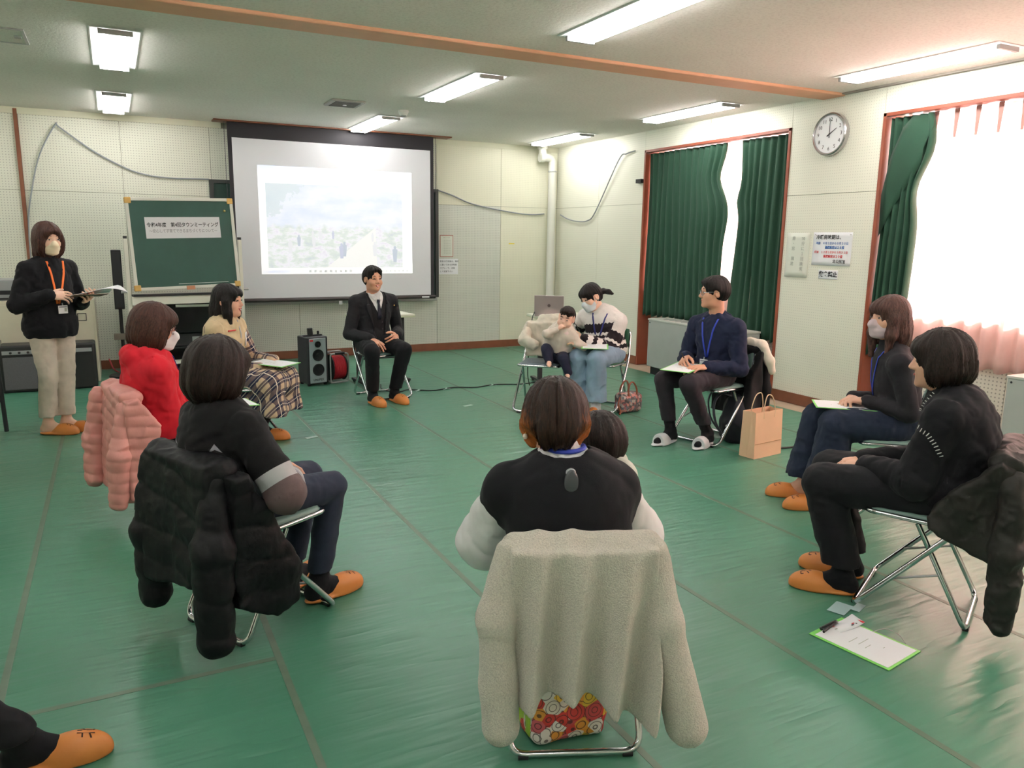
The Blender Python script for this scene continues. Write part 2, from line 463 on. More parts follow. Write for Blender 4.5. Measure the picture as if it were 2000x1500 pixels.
# right wall with three full-height recesses that hold the windows
WIN = [(5.43, 7.66), (2.22, 4.46), (-0.99, 1.25)]          # y ranges
ZW = 2.54; XO = XR+0.22                                     # opening height, outer plane
wr = MB()
piers = [(YF, -0.99), (1.25, 2.22), (4.46, 5.43), (7.66, YB+0.012)]
for a, b in piers: wr.box((XR+0.012, a, -0.1), (XO+0.05, b, ZC+0.05))
for a, b in WIN:
    wr.box((XR+0.012, a, ZW), (XO+0.05, b, ZC+0.05))
    wr.box((XO-0.02, a, -0.1), (XO+0.05, b, 0.93))
wall_right = tag(wr.build('wall_right', M_GAP), kind='structure')
pc = [(YF, -2.0), (-2.0, -0.99), (1.25, 2.22), (4.46, 5.43), (7.66, 8.62), (8.62, YB)]
for a, b in pc:
    box('panel', (XR, a+0.002, 0.095), (XR+0.02, b-0.002, 1.927), M_PEG_R, wall_right)
    box('panel', (XR, a+0.002, 1.931), (XR+0.02, b-0.002, ZC), M_PEG_R, wall_right)
for a, b in WIN:
    m = (a+b)/2
    for c, d in ((a, m), (m, b)):
        box('panel', (XR, c+0.002, ZW+0.002), (XR+0.02, d-0.002, ZC), M_PEG_R, wall_right)
        box('panel', (XO-0.03, c+0.002, 0.1), (XO-0.012, d-0.002, 0.93), M_PEG_R2, wall_right)
for i, (a, b) in enumerate([(YF, -0.99), (1.25, 2.22), (4.46, 5.43), (7.66, YB-0.012)]):
    tag(box('baseboard_right_%d' % (i+1), (XR-0.014, a, 0.0), (XR+0.012, b, 0.1), M_WOOD), kind='structure')
for i, (a, b) in enumerate(WIN):
    tag(box('baseboard_recess_%d' % (i+1), (XO-0.045, a+0.03, 0.0), (XO-0.02, b-0.03, 0.1), M_WOOD), kind='structure')

M_ALU = mat('aluminium_sash', (190, 192, 195), 0.35, 0.8)
def glass_mat():
    T = NT('window_glass'); tr = T.n('ShaderNodeBsdfTransparent'); gl = T.n('ShaderNodeBsdfGlossy'); gl.inputs['Roughness'].default_value = 0.02
    mx = T.n('ShaderNodeMixShader'); tr.inputs[0].default_value = (0.93, 0.96, 0.96, 1)
    mx.inputs[0].default_value = 0.05; T.t.links.new(tr.outputs[0], mx.inputs[1]); T.t.links.new(gl.outputs[0], mx.inputs[2])
    T.t.links.new(mx.outputs[0], T.out.inputs[0]); return T.m
M_GLASS = glass_mat()
for i, (a, b) in enumerate(WIN):
    w = empty('window_%d' % (i+1), (XO, (a+b)/2, 0.93), kind='structure'); w['label'] = 'window recess with wooden jambs and sliding sashes'
    lx, ly, lz = XO, (a+b)/2, 0.93
    def part(n, p, q, m): return box(n, tuple(np.subtract(p, (lx, ly, lz))), tuple(np.subtract(q, (lx, ly, lz))), m, w, bevel=0.002)
    part('jamb', (XR-0.012, a, 0.0), (XO-0.05, a+0.028, ZW), M_WOOD_R)
    part('jamb', (XR-0.012, b-0.028, 0.0), (XO-0.05, b, ZW), M_WOOD_R)
    part('head_casing', (XR-0.012, a, ZW-0.028), (XO-0.05, b, ZW), M_WOOD_R)
    part('sill', (XO-0.062, a+0.028, 0.93), (XO+0.05, b-0.028, 0.955), M_WOOD_R)
    for c, d, dx in ((a+0.03, (a+b)/2+0.02, 0.0), ((a+b)/2-0.02, b-0.03, 0.025)):
        x0 = XO+dx
        part('sash_rail', (x0, c, 0.955), (x0+0.02, d, 1.0), M_ALU); part('sash_rail', (x0, c, ZW-0.07), (x0+0.02, d, ZW-0.03), M_ALU)
        part('sash_stile', (x0, c, 1.0), (x0+0.02, c+0.04, ZW-0.07), M_ALU); part('sash_stile', (x0, d-0.04, 1.0), (x0+0.02, d, ZW-0.07), M_ALU)
        part('pane', (x0+0.008, c+0.04, 1.0), (x0+0.012, d-0.04, ZW-0.07), M_GLASS)

# shallow ceiling beam with pinkish window light put into its peach colour
M_PEACH = mat('peach_lit_beam', (226, 172, 138), 0.6, vary=0.04)
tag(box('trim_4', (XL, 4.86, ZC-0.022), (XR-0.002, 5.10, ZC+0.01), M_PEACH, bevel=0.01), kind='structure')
tag(box('trim_5', (XR-0.05, YF, ZC-0.012), (XR, 4.86, ZC+0.01), mat('grey_shadow_line', (150, 142, 134), 0.7)), kind='structure')  # grey strip stands in for the shadow line along the wall top

# ------------------------------------------------------------------ fluorescent ceiling lights
M_TROF = mat('white_enamel_reflector', (244, 246, 246), 0.35)
M_TUBE = emis('fluorescent_tube', (1.0, 0.955, 0.925, 1), TUBE_POWER)
M_LGREY = mat('light_grey_metal', (170, 172, 172), 0.4, 0.3)
def make_light():
    e = empty('ceiling_light', (0, 0, ZC), 0, 'recessed two-tube fluorescent ceiling light', 'ceiling light', 'recessed fluorescent lights')
    W, L = 0.155, 0.64
    m = MB()
    z0, z1 = -0.003, -0.003+0.055
    # rim frame proud of the ceiling, sloped reflector up into it
    m.add([(-W, -L, z0), (W, -L, z0), (W, L, z0), (-W, L, z0), (-W+.012, -L+.012, z0-.004), (W-.012, -L+.012, z0-.004), (W-.012, L-.012, z0-.004), (-W+.012, L-.012, z0-.004)],
          [(0, 1, 5, 4), (1, 2, 6, 5), (2, 3, 7, 6), (3, 0, 4, 7)])
    m.build('rim', M_TROF, e)
    m = MB(); w, l = W-.012, L-.012
    m.add([(-w, -l, -.006), (w, -l, -.006), (w, l, -.006), (-w, l, -.006), (-w*.8, -l+.03, -.0015), (w*.8, -l+.03, -.0015), (w*.8, l-.03, -.0015), (-w*.8, l-.03, -.0015)],
          [(0, 4, 5, 1), (1, 5, 6, 2), (2, 6, 7, 3), (3, 7, 4, 0), (4, 7, 6, 5)])
    m.build('reflector', M_TROF, e)
    for s in (-1, 1):
        MB().tube([(s*.065, -.58, -.021), (s*.065, .58, -.021)], 0.0155, 12).build('tube', M_TUBE, e)
    for s in (-1, 1):
        box('lamp_holder', (-.10, s*.605-.012, -.034), (.10, s*.605+.012, -.006), M_LGREY, e)
    return e
_L = make_light(); first = True
for x in (0.115, 2.725, 5.165, -2.5):
    for k, y in enumerate((8.79, 6.33, 3.82, 1.3, -1.2)):
        nm = {0: 'nearest the back wall', 1: 'second from the back wall', 2: 'third from the back wall', 3: 'fourth from the back wall', 4: 'farthest from the back wall'}[k]
        cl = {0.115: 'chalkboard-side row', 2.725: 'row over the screen', 5.165: 'row along the windows', -2.5: 'row farthest from the windows'}[x]
        lb = 'fluorescent ceiling light, %s, %s' % (cl, nm)
        if first: _L.location = (x, y, ZC); _L['label'] = lb; first = False
        else: dup(_L, (x, y, ZC), 0, lb)

# ceiling vent, smoke detector, access hatch
v = empty('ceiling_vent', (2.07, 7.6, ZC), 0, 'square grey ventilation grille on the ceiling above the seated man in suit', 'vent')
MB().box((-.16, -.17, -.02), (.16, .17, 0)).build('frame', mat('vent_grey', (150, 150, 142), 0.5), v, bevel=0.006)
for i in range(7): box('louvre', (-.12, -.13+i*.04, -.026), (.12, -.115+i*.04, -.019), mat('vent_dark', (96, 96, 92), 0.6), v)
MB().lathe([(0.02, -.03), (.018, -.024)], 12).build('screw_cap', M_TROF, v)
d = empty('smoke_detector', (2.71, 7.75, ZC), 0, 'small round white smoke detector on the ceiling', 'smoke detector')
MB().lathe([(.035, -.05), (.045, -.03), (.055, -.012), (.055, 0)], 20).build('housing', M_TROF, d)
MB().lathe([(.02, -.058), (.03, -.05)], 16).build('sensor_cap', M_LGREY, d)
h = empty('ceiling_hatch', (-0.62, 6.25, ZC), 0, 'square access hatch in the ceiling at the left edge', 'hatch')
box('hatch_panel', (-.2, -.2, -.004), (.2, .2, 0), M_CEIL, h)
f = MB()
for a, b in (((-.22, -.22, -.008), (.22, -.2, 0)), ((-.22, .2, -.008), (.22, .22, 0)), ((-.22, -.2, -.008), (-.2, .2, 0)), ((.2, -.2, -.008), (.22, .2, 0))): f.box(a, b)
f.build('hatch_frame', M_LGREY, h)
box('latch', (.15, -.03, -.012), (.19, .03, -.004), M_LGREY, h)
# ------------------------------------------------------------------ curtains
def cloth_mat(name, col, rough=0.85, transl=0.0, weave=900, sheen=0.2, transp=0.0):
    T = NT(name); c = srgb(*col); v = T.obj()
    n = T.noise(v, 6, 4)
    cc = T.ramp(n, [(0.3, tuple(x*0.88 for x in c[:3])+(1,)), (0.7, c)])
    T.set(Base_Color=cc, Roughness=rough); T.p.inputs['Sheen Weight'].default_value = sheen
    T.bump(T.noise(v, weave, 2), 0.2, 0.001)
    if transl > 0:
        tl = T.n('ShaderNodeBsdfTranslucent'); T.t.links.new(cc, tl.inputs[0])
        mx = T.n('ShaderNodeMixShader'); mx.inputs[0].default_value = transl
        T.t.links.new(T.p.outputs[0], mx.inputs[1]); T.t.links.new(tl.outputs[0], mx.inputs[2]); o = mx.outputs[0]
        if transp > 0:
            tp = T.n('ShaderNodeBsdfTransparent'); m2 = T.n('ShaderNodeMixShader'); m2.inputs[0].default_value = transp
            T.t.links.new(o, m2.inputs[1]); T.t.links.new(tp.outputs[0], m2.inputs[2]); o = m2.outputs[0]
        T.t.links.new(o, T.out.inputs[0])
    MATS[name] = T.m; return T.m
M_GREEN = cloth_mat('dark_green_curtain_cloth', (28, 70, 50), 0.8, sheen=0.1)
M_LACE = cloth_mat('white_lace_cloth', (252, 224, 219), 0.9, 0.6, 600, 0.0, 0.10)

def curtain(name, x0, yt, yb, zt, zb, folds, amp, material, label, group, seed=0, edge=None, nz=26, sag=0.0, grp_cat='curtain', thick=0.004):
    """yt=(start,end) at the top, yb the same at the bottom; folds run vertically"""
    rnd = random.Random(seed); per = 10; ny = folds*per
    ph = [rnd.uniform(-.5, .5) for _ in range(folds+2)]; am = [rnd.uniform(.6, 1.3) for _ in range(folds+2)]
    V = []; F = []
    for j in range(nz+1):
        t = j/nz; z = zt+(zb-zt)*t
        for i in range(ny+1):
            u = i/ny; a = yt[0]+(yb[0]-yt[0])*t; b = yt[1]+(yb[1]-yt[1])*t
            if edge and u > 0.5: b = b+edge(t)*(u-0.5)*2
            f = u*folds; k = int(f); w = ph[k]*(1-(f-k))+ph[k+1]*(f-k); A = am[k]*(1-(f-k))+am[k+1]*(f-k)
            g = math.sin(2*math.pi*(f+0.35*w*(0.4+t)))
            g = math.copysign(abs(g)**0.75, g)
            x = x0+amp*A*g*(0.75+0.35*t)+0.01*math.sin(5*t+k)
            V.append((x, a+(b-a)*u, z+sag*math.sin(math.pi*u)*t+(0.012*g*t)))
    for j in range(nz):
        for i in range(ny):
            a = j*(ny+1)+i; F.append((a, a+1, a+ny+2, a+ny+1))
    o = MB().add(V, F, True); ob = o.build(name, material)
    md = ob.modifiers.new('thickness', 'SOLIDIFY'); md.thickness = thick
    ob.data.set_sharp_from_angle(angle=R_(180))
    return tag(ob, label, 'curtain', group)
curtain('curtain', XR+0.055, (7.625, 6.33), (7.615, 6.27), 2.5, 0.62, 13, 0.022, M_GREEN, 'wide dark green curtain covering most of the back window', 'green blackout curtains', 3,
        edge=lambda t: 0.10*math.exp(-((t-.18)/.1)**2)-0.05*math.exp(-((t-.38)/.12)**2)+0.03*t)
curtain('curtain', XR+0.06, (5.47, 6.12), (5.465, 6.17), 2.5, 0.54, 7, 0.028, M_GREEN, 'narrower dark green curtain beside the clock wall', 'green blackout curtains', 8,
        edge=lambda t: -0.03*math.sin(4*t)+0.05*math.exp(-((t-.3)/.06)**2))
_gc = curtain('curtain', XR+0.05, (4.42, 4.08), (4.425, 4.16), 2.5, 0.58, 5, 0.032, M_GREEN, 'gathered dark green curtain at the edge of the bright window', 'green blackout curtains', 21,
        edge=lambda t: -0.07*math.exp(-((t-.12)/.12)**2)+0.05*math.exp(-((t-.3)/.1)**2))
# a flap of that curtain folded over its front
fl_ = [(4.10, 2.49), (4.04, 2.46), (4.03, 2.40), (4.09, 2.24), (4.10, 2.12), (4.20, 1.98), (4.33, 1.78), (4.42, 1.56), (4.425, 1.9), (4.38, 2.2), (4.30, 2.42), (4.22, 2.49)]
m_ = MB(); cy_, cz_ = 4.25, 2.2; V = []; n_ = len(fl_)
for rr in (1.0, .7, .4, .1):
    for i, (y, z) in enumerate(fl_): V.append((XR+.012-.012*math.sin(i*1.3+rr*4)*rr+.012*rr, cy_+(y-cy_)*rr, cz_+(z-cz_)*rr))
m_.add(V, [(r*n_+i, r*n_+(i+1) % n_, (r+1)*n_+(i+1) % n_, (r+1)*n_+i) for r in range(3) for i in range(n_)]+[tuple(3*n_+i for i in range(n_))], True)
flap = m_.build('folded_flap', M_GREEN, _gc); flap.modifiers.new('t', 'SOLIDIFY').thickness = .004
lp = curtain('curtain', XR+0.105, (7.63, 5.46), (7.63, 5.46), 2.5, 0.66, 16, 0.018, M_LACE, 'white lace curtain glowing in the gap between green curtains', 'white lace curtains', 5, thick=0.0015)
l2 = curtain('curtain', XR+0.10, (4.20, 2.26), (4.20, 2.26), 2.5, 0.60, 13, 0.024, M_LACE, 'bright white lace curtain drawn across the sunlit window at right', 'white lace curtains', 6, thick=0.0015, sag=-0.02)
l3 = curtain('curtain', XR+0.10, (1.22, -0.96), (1.22, -0.96), 2.5, 0.60, 14, 0.024, M_LACE, 'white lace curtain over the window beside the photographer', 'white lace curtains', 9, thick=0.0015)
M_PLEAT = cloth_mat('lace_heading_tape', (196, 158, 150), 0.9, 0.3, 600, 0.0)
for i in range(11):
    y = 4.05-i*0.165
    MB().add([(XR+.07, y-.02, 2.51), (XR+.07, y+.02, 2.51), (XR+.065, y+.012, 2.30), (XR+.065, y-.008, 2.30), (XR+.085, y, 2.51), (XR+.08, y, 2.3)],
             [(0, 3, 2, 1), (0, 4, 5, 3), (1, 2, 5, 4), (0, 1, 4), (3, 5, 2)]).build('pleat', M_PLEAT, l2)

# ------------------------------------------------------------------ wall clock
clk = empty('wall_clock', (XR, 4.965, 2.43), 0, 'round silver-rimmed wall clock showing two o\'clock', 'clock')
MX = frame_M((0, 0, 0), (0, -1, 0), (0, 0, 1))             # reading direction on the right wall; normal points into the room (-x)
def onw(o): return MX @ Matrix.Translation(o)
M_SILV = mat('silver_plastic_rim', (190, 186, 188), 0.25, 0.85)
M_FACE = mat('white_clock_face', (246, 248, 252), 0.5)
M_INK = mat('dark_ink', (40, 40, 46), 0.6)
MB().lathe([(.176, .0), (.182, .02), (.180, .045), (.170, .055), (.160, .050), (.157, .040)], 48, onw((0, 0, 0)), cap=False).build('rim', M_SILV, clk)
MB().lathe([(.158, .001), (.158, .038)], 48, onw((0, 0, 0))).build('dial', M_FACE, clk)
for i in range(1, 13):
    a = math.pi/2-i*math.pi/6
    text('numeral', str(i), .044, M_INK, clk, onw((.122*math.cos(a), .122*math.sin(a), .0386)))
def hand_(n, ang, L, w):
    a = math.pi/2-ang; d = (math.cos(a), math.sin(a)); p = (-d[1], d[0])
    q = [(-.03*d[0]+w*p[0], -.03*d[1]+w*p[1]), (-.03*d[0]-w*p[0], -.03*d[1]-w*p[1]), (L*d[0]-w*.4*p[0], L*d[1]-w*.4*p[1]), (L*d[0]+w*.4*p[0], L*d[1]+w*.4*p[1])]
    m = MB(); M = onw((0, 0, .041))
    m.add([M @ Vector((x, y, 0)) for x, y in q]+[M @ Vector((x, y, .002)) for x, y in q], [(0, 3, 2, 1), (4, 5, 6, 7), (0, 1, 5, 4), (1, 2, 6, 5), (2, 3, 7, 6), (3, 0, 4, 7)])
    m.build(n, M_INK, clk)
hand_('hour_hand', R_(58), .085, .005); hand_('minute_hand', R_(-1), .13, .0035); hand_('second_hand', R_(180), .03, .0015)
MB().lathe([(.007, .04), (.007, .045)], 12, onw((0, 0, 0))).build('hub', M_INK, clk)

# ------------------------------------------------------------------ papers on the walls
M_PAPER = mat('white_paper', (238, 240, 244), 0.7)
M_PAPER2 = mat('aged_paper', (224, 228, 216), 0.7)
M_BLUE = mat('blue_ink', (52, 104, 176), 0.6); M_RED = mat('red_ink', (214, 62, 66), 0.6); M_GREYINK = mat('faded_ink', (178, 182, 172), 0.7)
def poster(name, y0, y1, z0, z1, label, material, curl=0.012, rot=0.0):
    e = empty(name, (XR, (y0+y1)/2, (z0+z1)/2), 0, label, 'notice'); e.rotation_euler = (R_(rot), 0, 0)
    w, h = abs(y1-y0)/2, (z1-z0)/2; V = []; F = []; n = 8
    for j in range(n+1):
        t = j/n
        for i in range(5): V.append((-.003-curl*max(0, t-.6)**2*4, -w+2*w*i/4, h-2*h*t))
    for j in range(n):
        for i in range(4): a = j*5+i; F.append((a, a+1, a+6, a+5))
    o = MB().add(V, F, True).build('sheet', material, e); o.modifiers.new('t', 'SOLIDIFY').thickness = 0.0008
    return e
p = poster('notice_sheet', 4.655, 5.075, 1.305, 1.595, 'laminated notice with black, blue and red lettering below the clock', M_PAPER, 0.004)
def line(par, s, x, y, size, m, b=0.0, wd=1.0, z=.0046): text('lettering', s, size, m, par, onw((x, y, z)), bold=b, wide=wd)
line(p, '冷暖房時期は、', -.03, .10, .042, M_INK, .0008)
line(p, '冷房　６月１日から９月３０日', .0, .048, .025, M_BLUE, .0004)
line(p, '温度設定は２８度', .03, .012, .026, M_BLUE, .0008)
line(p, '暖房　１２月１日から３月３１日', -.005, -.03, .024, M_RED, .0004)
line(p, '温度設定は２０度', .02, -.066, .026, M_RED, .0008)
line(p, '北公民館', .09, -.11, .034, M_INK, .0006, z=.0062)
for yy, zz in ((-.19, .125), (.19, .125)): MB().lathe([(.005, .003), (.003, .007)], 8, onw((yy, zz, 0))).build('pin', M_LGREY, p)
p2 = poster('notice_strip', 4.775, 4.985, 1.185, 1.265, 'small white strip lettered in bold black below the laminated notice', M_PAPER, 0.0)
line(p2, '飲食禁止', 0, 0, .05, M_INK, .002, z=.0045)
p3 = poster('notice_sheet', 5.115, 5.385, 1.185, 1.59, 'faded pale notice with vertical lettering beside the green curtain', M_PAPER2, 0.008)
for s, x, y in (('30分に１回換気', .06, .15), ('扉・窓　開放', -.05, .15)):
    cs = ['30'] + list(s[2:]) if s.startswith('30') else list(s)
    for k, ch in enumerate(cs):
        if ch.strip(): line(p3, ch, x, y-k*.046, .038, M_GREYINK, .0004, z=.0045 if k < 5 else .009)
# notices on the back wall
BX = frame_M((0, 0, 0), (1, 0, 0), (0, 0, 1))               # normal points to -y
def onb(o): return BX @ Matrix.Translation(o)
def bposter(name, x0, x1, z0, z1, label, material, border=None):
    e = empty(name, ((x0+x1)/2, YB, (z0+z1)/2), 0, label, 'notice'); w, h = (x1-x0)/2, (z1-z0)/2
    if border: box('border', (-w, -.003, -h), (w, 0, h), border, e); box('sheet', (-w+.008, -.0045, -h+.008), (w-.008, -.003, h-.008), material, e)
    else: box('sheet', (-w, -.004, -h), (w, 0, h), material, e)
    return e
q = bposter('framed_notice', 3.875, 4.065, 1.25, 1.535, 'small red-bordered notice beside the projection screen', M_PAPER2, mat('red_border', (176, 96, 84), .6))
text('lettering', '使用上の注意', .016, M_GREYINK, q, onb((0, .11, .0048)))
for k in range(9): text('lettering', '一　部屋の使用後は清掃し', .011, M_GREYINK, q, onb((0, .075-k*.022, .0048)))
q = bposter('notice_sheet', 3.86, 4.135, 1.02, 1.225, 'white notice with four printed lines under the red-bordered one', M_PAPER)
for k, s in enumerate(('教室の使用後は、備椅', 'に置いてある消毒液', 'スプレーで、消毒', 'して退室下さい')):
    text('lettering', s, .027, mat('mid_grey_ink', (120, 124, 130), .7), q, onb((-.125, .068-k*.045, .0044)), align='LEFT', bold=.0003)
tag(box('yellow_label', (4.90, YB-.004, 1.425), (4.985, YB, 1.44), mat('yellow_tape', (232, 208, 60), .5)), 'small yellow label strip stuck on the back wall near the pipe', 'label')

# ------------------------------------------------------------------ chalkboard on the back wall + projection screen
M_BOARD = mat('chalkboard_green', (38, 66, 58), 0.55, vary=0.12, vscale=4)
cb = empty('wall_chalkboard', (2.44, YB, 1.42), 0, 'long dark wall chalkboard mostly hidden behind the projection screen', 'chalkboard')
box('board', (-1.36, -.03, -.68), (1.36, 0, .67), M_BOARD, cb)
fr = MB().box((-1.40, -.045, .66), (1.40, 0, .70)).box((-1.40, -.045, -.70), (1.40, 0, -.67)).box((-1.40, -.045, -.67), (-1.355, 0, .66)).box((1.355, -.045, -.67), (1.40, 0, .66))
fr.build('frame', mat('dark_board_frame', (58, 62, 60), .5), cb)
box('chalk_tray', (-1.36, -.10, -.74), (1.36, 0, -.70), M_LGREY, cb, bevel=.004)
sc = empty('projection_screen', (2.46, 9.45, 0.75), 0, 'white projection screen with black borders pulled down from the ceiling', 'screen')
M_BLK = mat('screen_black_border', (34, 32, 38), 0.6)
def screen_mat():
    T = NT('matt_white_screen'); T.set(Base_Color=srgb(226, 228, 234), Roughness=0.45)
    T.bump(T.noise(T.obj(), 500, 2), .1, .001); return T.m
box('screen_cloth', (-1.18, -.003, .02), (1.19, 0, 1.825), screen_mat(), sc)
box('border', (-1.225, -.002, 1.822), (1.235, .002, ZC-0.75), M_BLK, sc)
box('border', (-1.225, -.002, .0), (-1.178, .002, 1.825), M_BLK, sc)
box('border', (1.188, -.002, .0), (1.235, .002, 1.825), M_BLK, sc)
MB().tube([(-1.25, 0, -.005), (1.25, 0, -.005)], .024, 12).build('weight_bar', mat('dark_bar', (52, 46, 46), .4), sc)
box('maker_plate', (1.06, -.028, -.014), (1.16, -.022, .004), M_PAPER, sc)
MB().tube([(-1.255, 0, 0), (-1.255, .0, ZC-.75)], .003, 6).build('side_cord', M_BLK, sc)
MB().tube([(1.262, 0, 0), (1.262, .0, ZC-.75)], .003, 6).build('side_cord', M_BLK, sc)
box('screen_pull', (.0-.02, -.01, -.075), (.02, .0, -.03), mat('clear_plastic', (200, 206, 206), .2), sc)
tag(box('trim_6', (1.09, 9.38, ZC-.016), (3.92, 9.56, ZC+.005), M_WOOD), kind='structure')

# the projected desktop: light thrown by the projector on the cloth
def picture_mat():
    T = NT('projected_photo'); v = T.obj(); o = T.sep(v)         # object x,z in metres from the picture centre
    sky = T.ramp(T.noise(T.obj((1.2, 1, 3.0)), 2.2, 5), [(0.35, srgb(214, 226, 246)), (0.6, srgb(238, 242, 250))])
    ground = T.ramp(T.noise(T.obj((2.2, 1, 5)), 3.2, 6, .65), [(0.32, srgb(196, 206, 214)), (0.45, srgb(214, 226, 216)), (0.55, srgb(240, 240, 246)), (0.68, srgb(220, 214, 230))])
    hz = T.math('ADD', o[2], T.math('MULTIPLY', T.math('SUBTRACT', T.noise(T.obj((3, 1, 1)), 3, 4), .5), .22))
    land = T.ramp(T.math('ADD', T.math('MULTIPLY', hz, 6), .95), [(0.3, (1, 1, 1, 1)), (0.62, (0, 0, 0, 1))])
    c = T.mix(land, sky, ground)
    path = T.math('LESS_THAN', T.math('ABSOLUTE', T.math('SUBTRACT', T.math('ADD', o[0], T.math('MULTIPLY', o[2], -0.62)), .50)), T.math('MULTIPLY', T.math('SUBTRACT', -.08, o[2]), .65))
    c = T.mix(path, c, srgb(244, 244, 240))
    tree = T.math('MULTIPLY', T.math('LESS_THAN', T.math('ADD', T.math('SUBTRACT', o[0], T.math('MULTIPLY', o[2], .9)), T.math('MULTIPLY', T.noise(T.obj(), 9, 6, .7), .9)), -.35), T.math('GREATER_THAN', o[2], .02))
    c = T.mix(T.math('MULTIPLY', tree, .75), c, srgb(204, 220, 224))
    T.set(Base_Color=(.25, .25, .25, 1), Roughness=.8, Emission_Color=c, Emission_Strength=.58); return T.m
EM_W = emis('projected_white', (.97, .98, 1.0, 1), .42); EM_B = emis('projected_pale_blue', srgb(196, 214, 252), .40); EM_G = emis('projected_grey_icon', srgb(176, 190, 200), .22)
pj = empty('projected_desktop', (2.47, 9.446, 1.69), 0, 'pale computer desktop with an outdoor photo projected on the screen', 'projection')
box('window_area', (-.93, -.0012, -.64), (.93, 0, .60), EM_W, pj)
box('title_bar', (-.93, -.0018, .555), (-.32, -.0012, .60), EM_B, pj)
box('photo', (-.85, -.0018, -.565), (.80, -.0012, .405), picture_mat(), pj)
for k in range(9): box('taskbar_icon', (-.38+k*.062, -.0018, -.622), (-.352+k*.062, -.0012, -.595), EM_G, pj)
for k in range(7): box('taskbar_icon', (.52+k*.055, -.0018, -.62), (.54+k*.055, -.0012, -.60), EM_G, pj)
for k in range(9): box('side_icon', (.868, -.0018, .40-k*.055), (.882, -.0012, .414-k*.055), EM_G, pj)
for k, (a, b) in enumerate(((-.88, -.1), (-.9, -.3), (.5, .85))): box('toolbar_line', (a, -.0018, .52-k*.03), (b, -.0012, .523-k*.03), EM_G, pj)
box('start_icon', (-.91, -.0018, -.625), (-.885, -.0012, -.6), EM_B, pj)
box('search_box', (-.86, -.0018, -.624), (-.6, -.0012, -.597), EM_B, pj)
rp = random.Random(4)
for k in range(12):
    x = rp.uniform(-.6, .7); z = rp.uniform(-.48, -.2); hgt = .05+(-z-.1)*.38
    if k == 0: x, z, hgt = .70, -.50, .2
    m = MB(); m.lathe([(.001, hgt), (hgt*.09, hgt*.95), (hgt*.07, hgt*.82), (hgt*.17, hgt*.76), (hgt*.14, hgt*.4), (hgt*.1, 0)], 10, Matrix.Translation((x, -.0018, z)) @ Matrix.Diagonal((1, .003, 1, 1)))
    m.build('pictured_visitor', emis('pic_%d' % k, srgb(*rp.choice([(186, 192, 216), (222, 200, 206), (226, 228, 232), (176, 190, 206)])), .58, .25), pj)

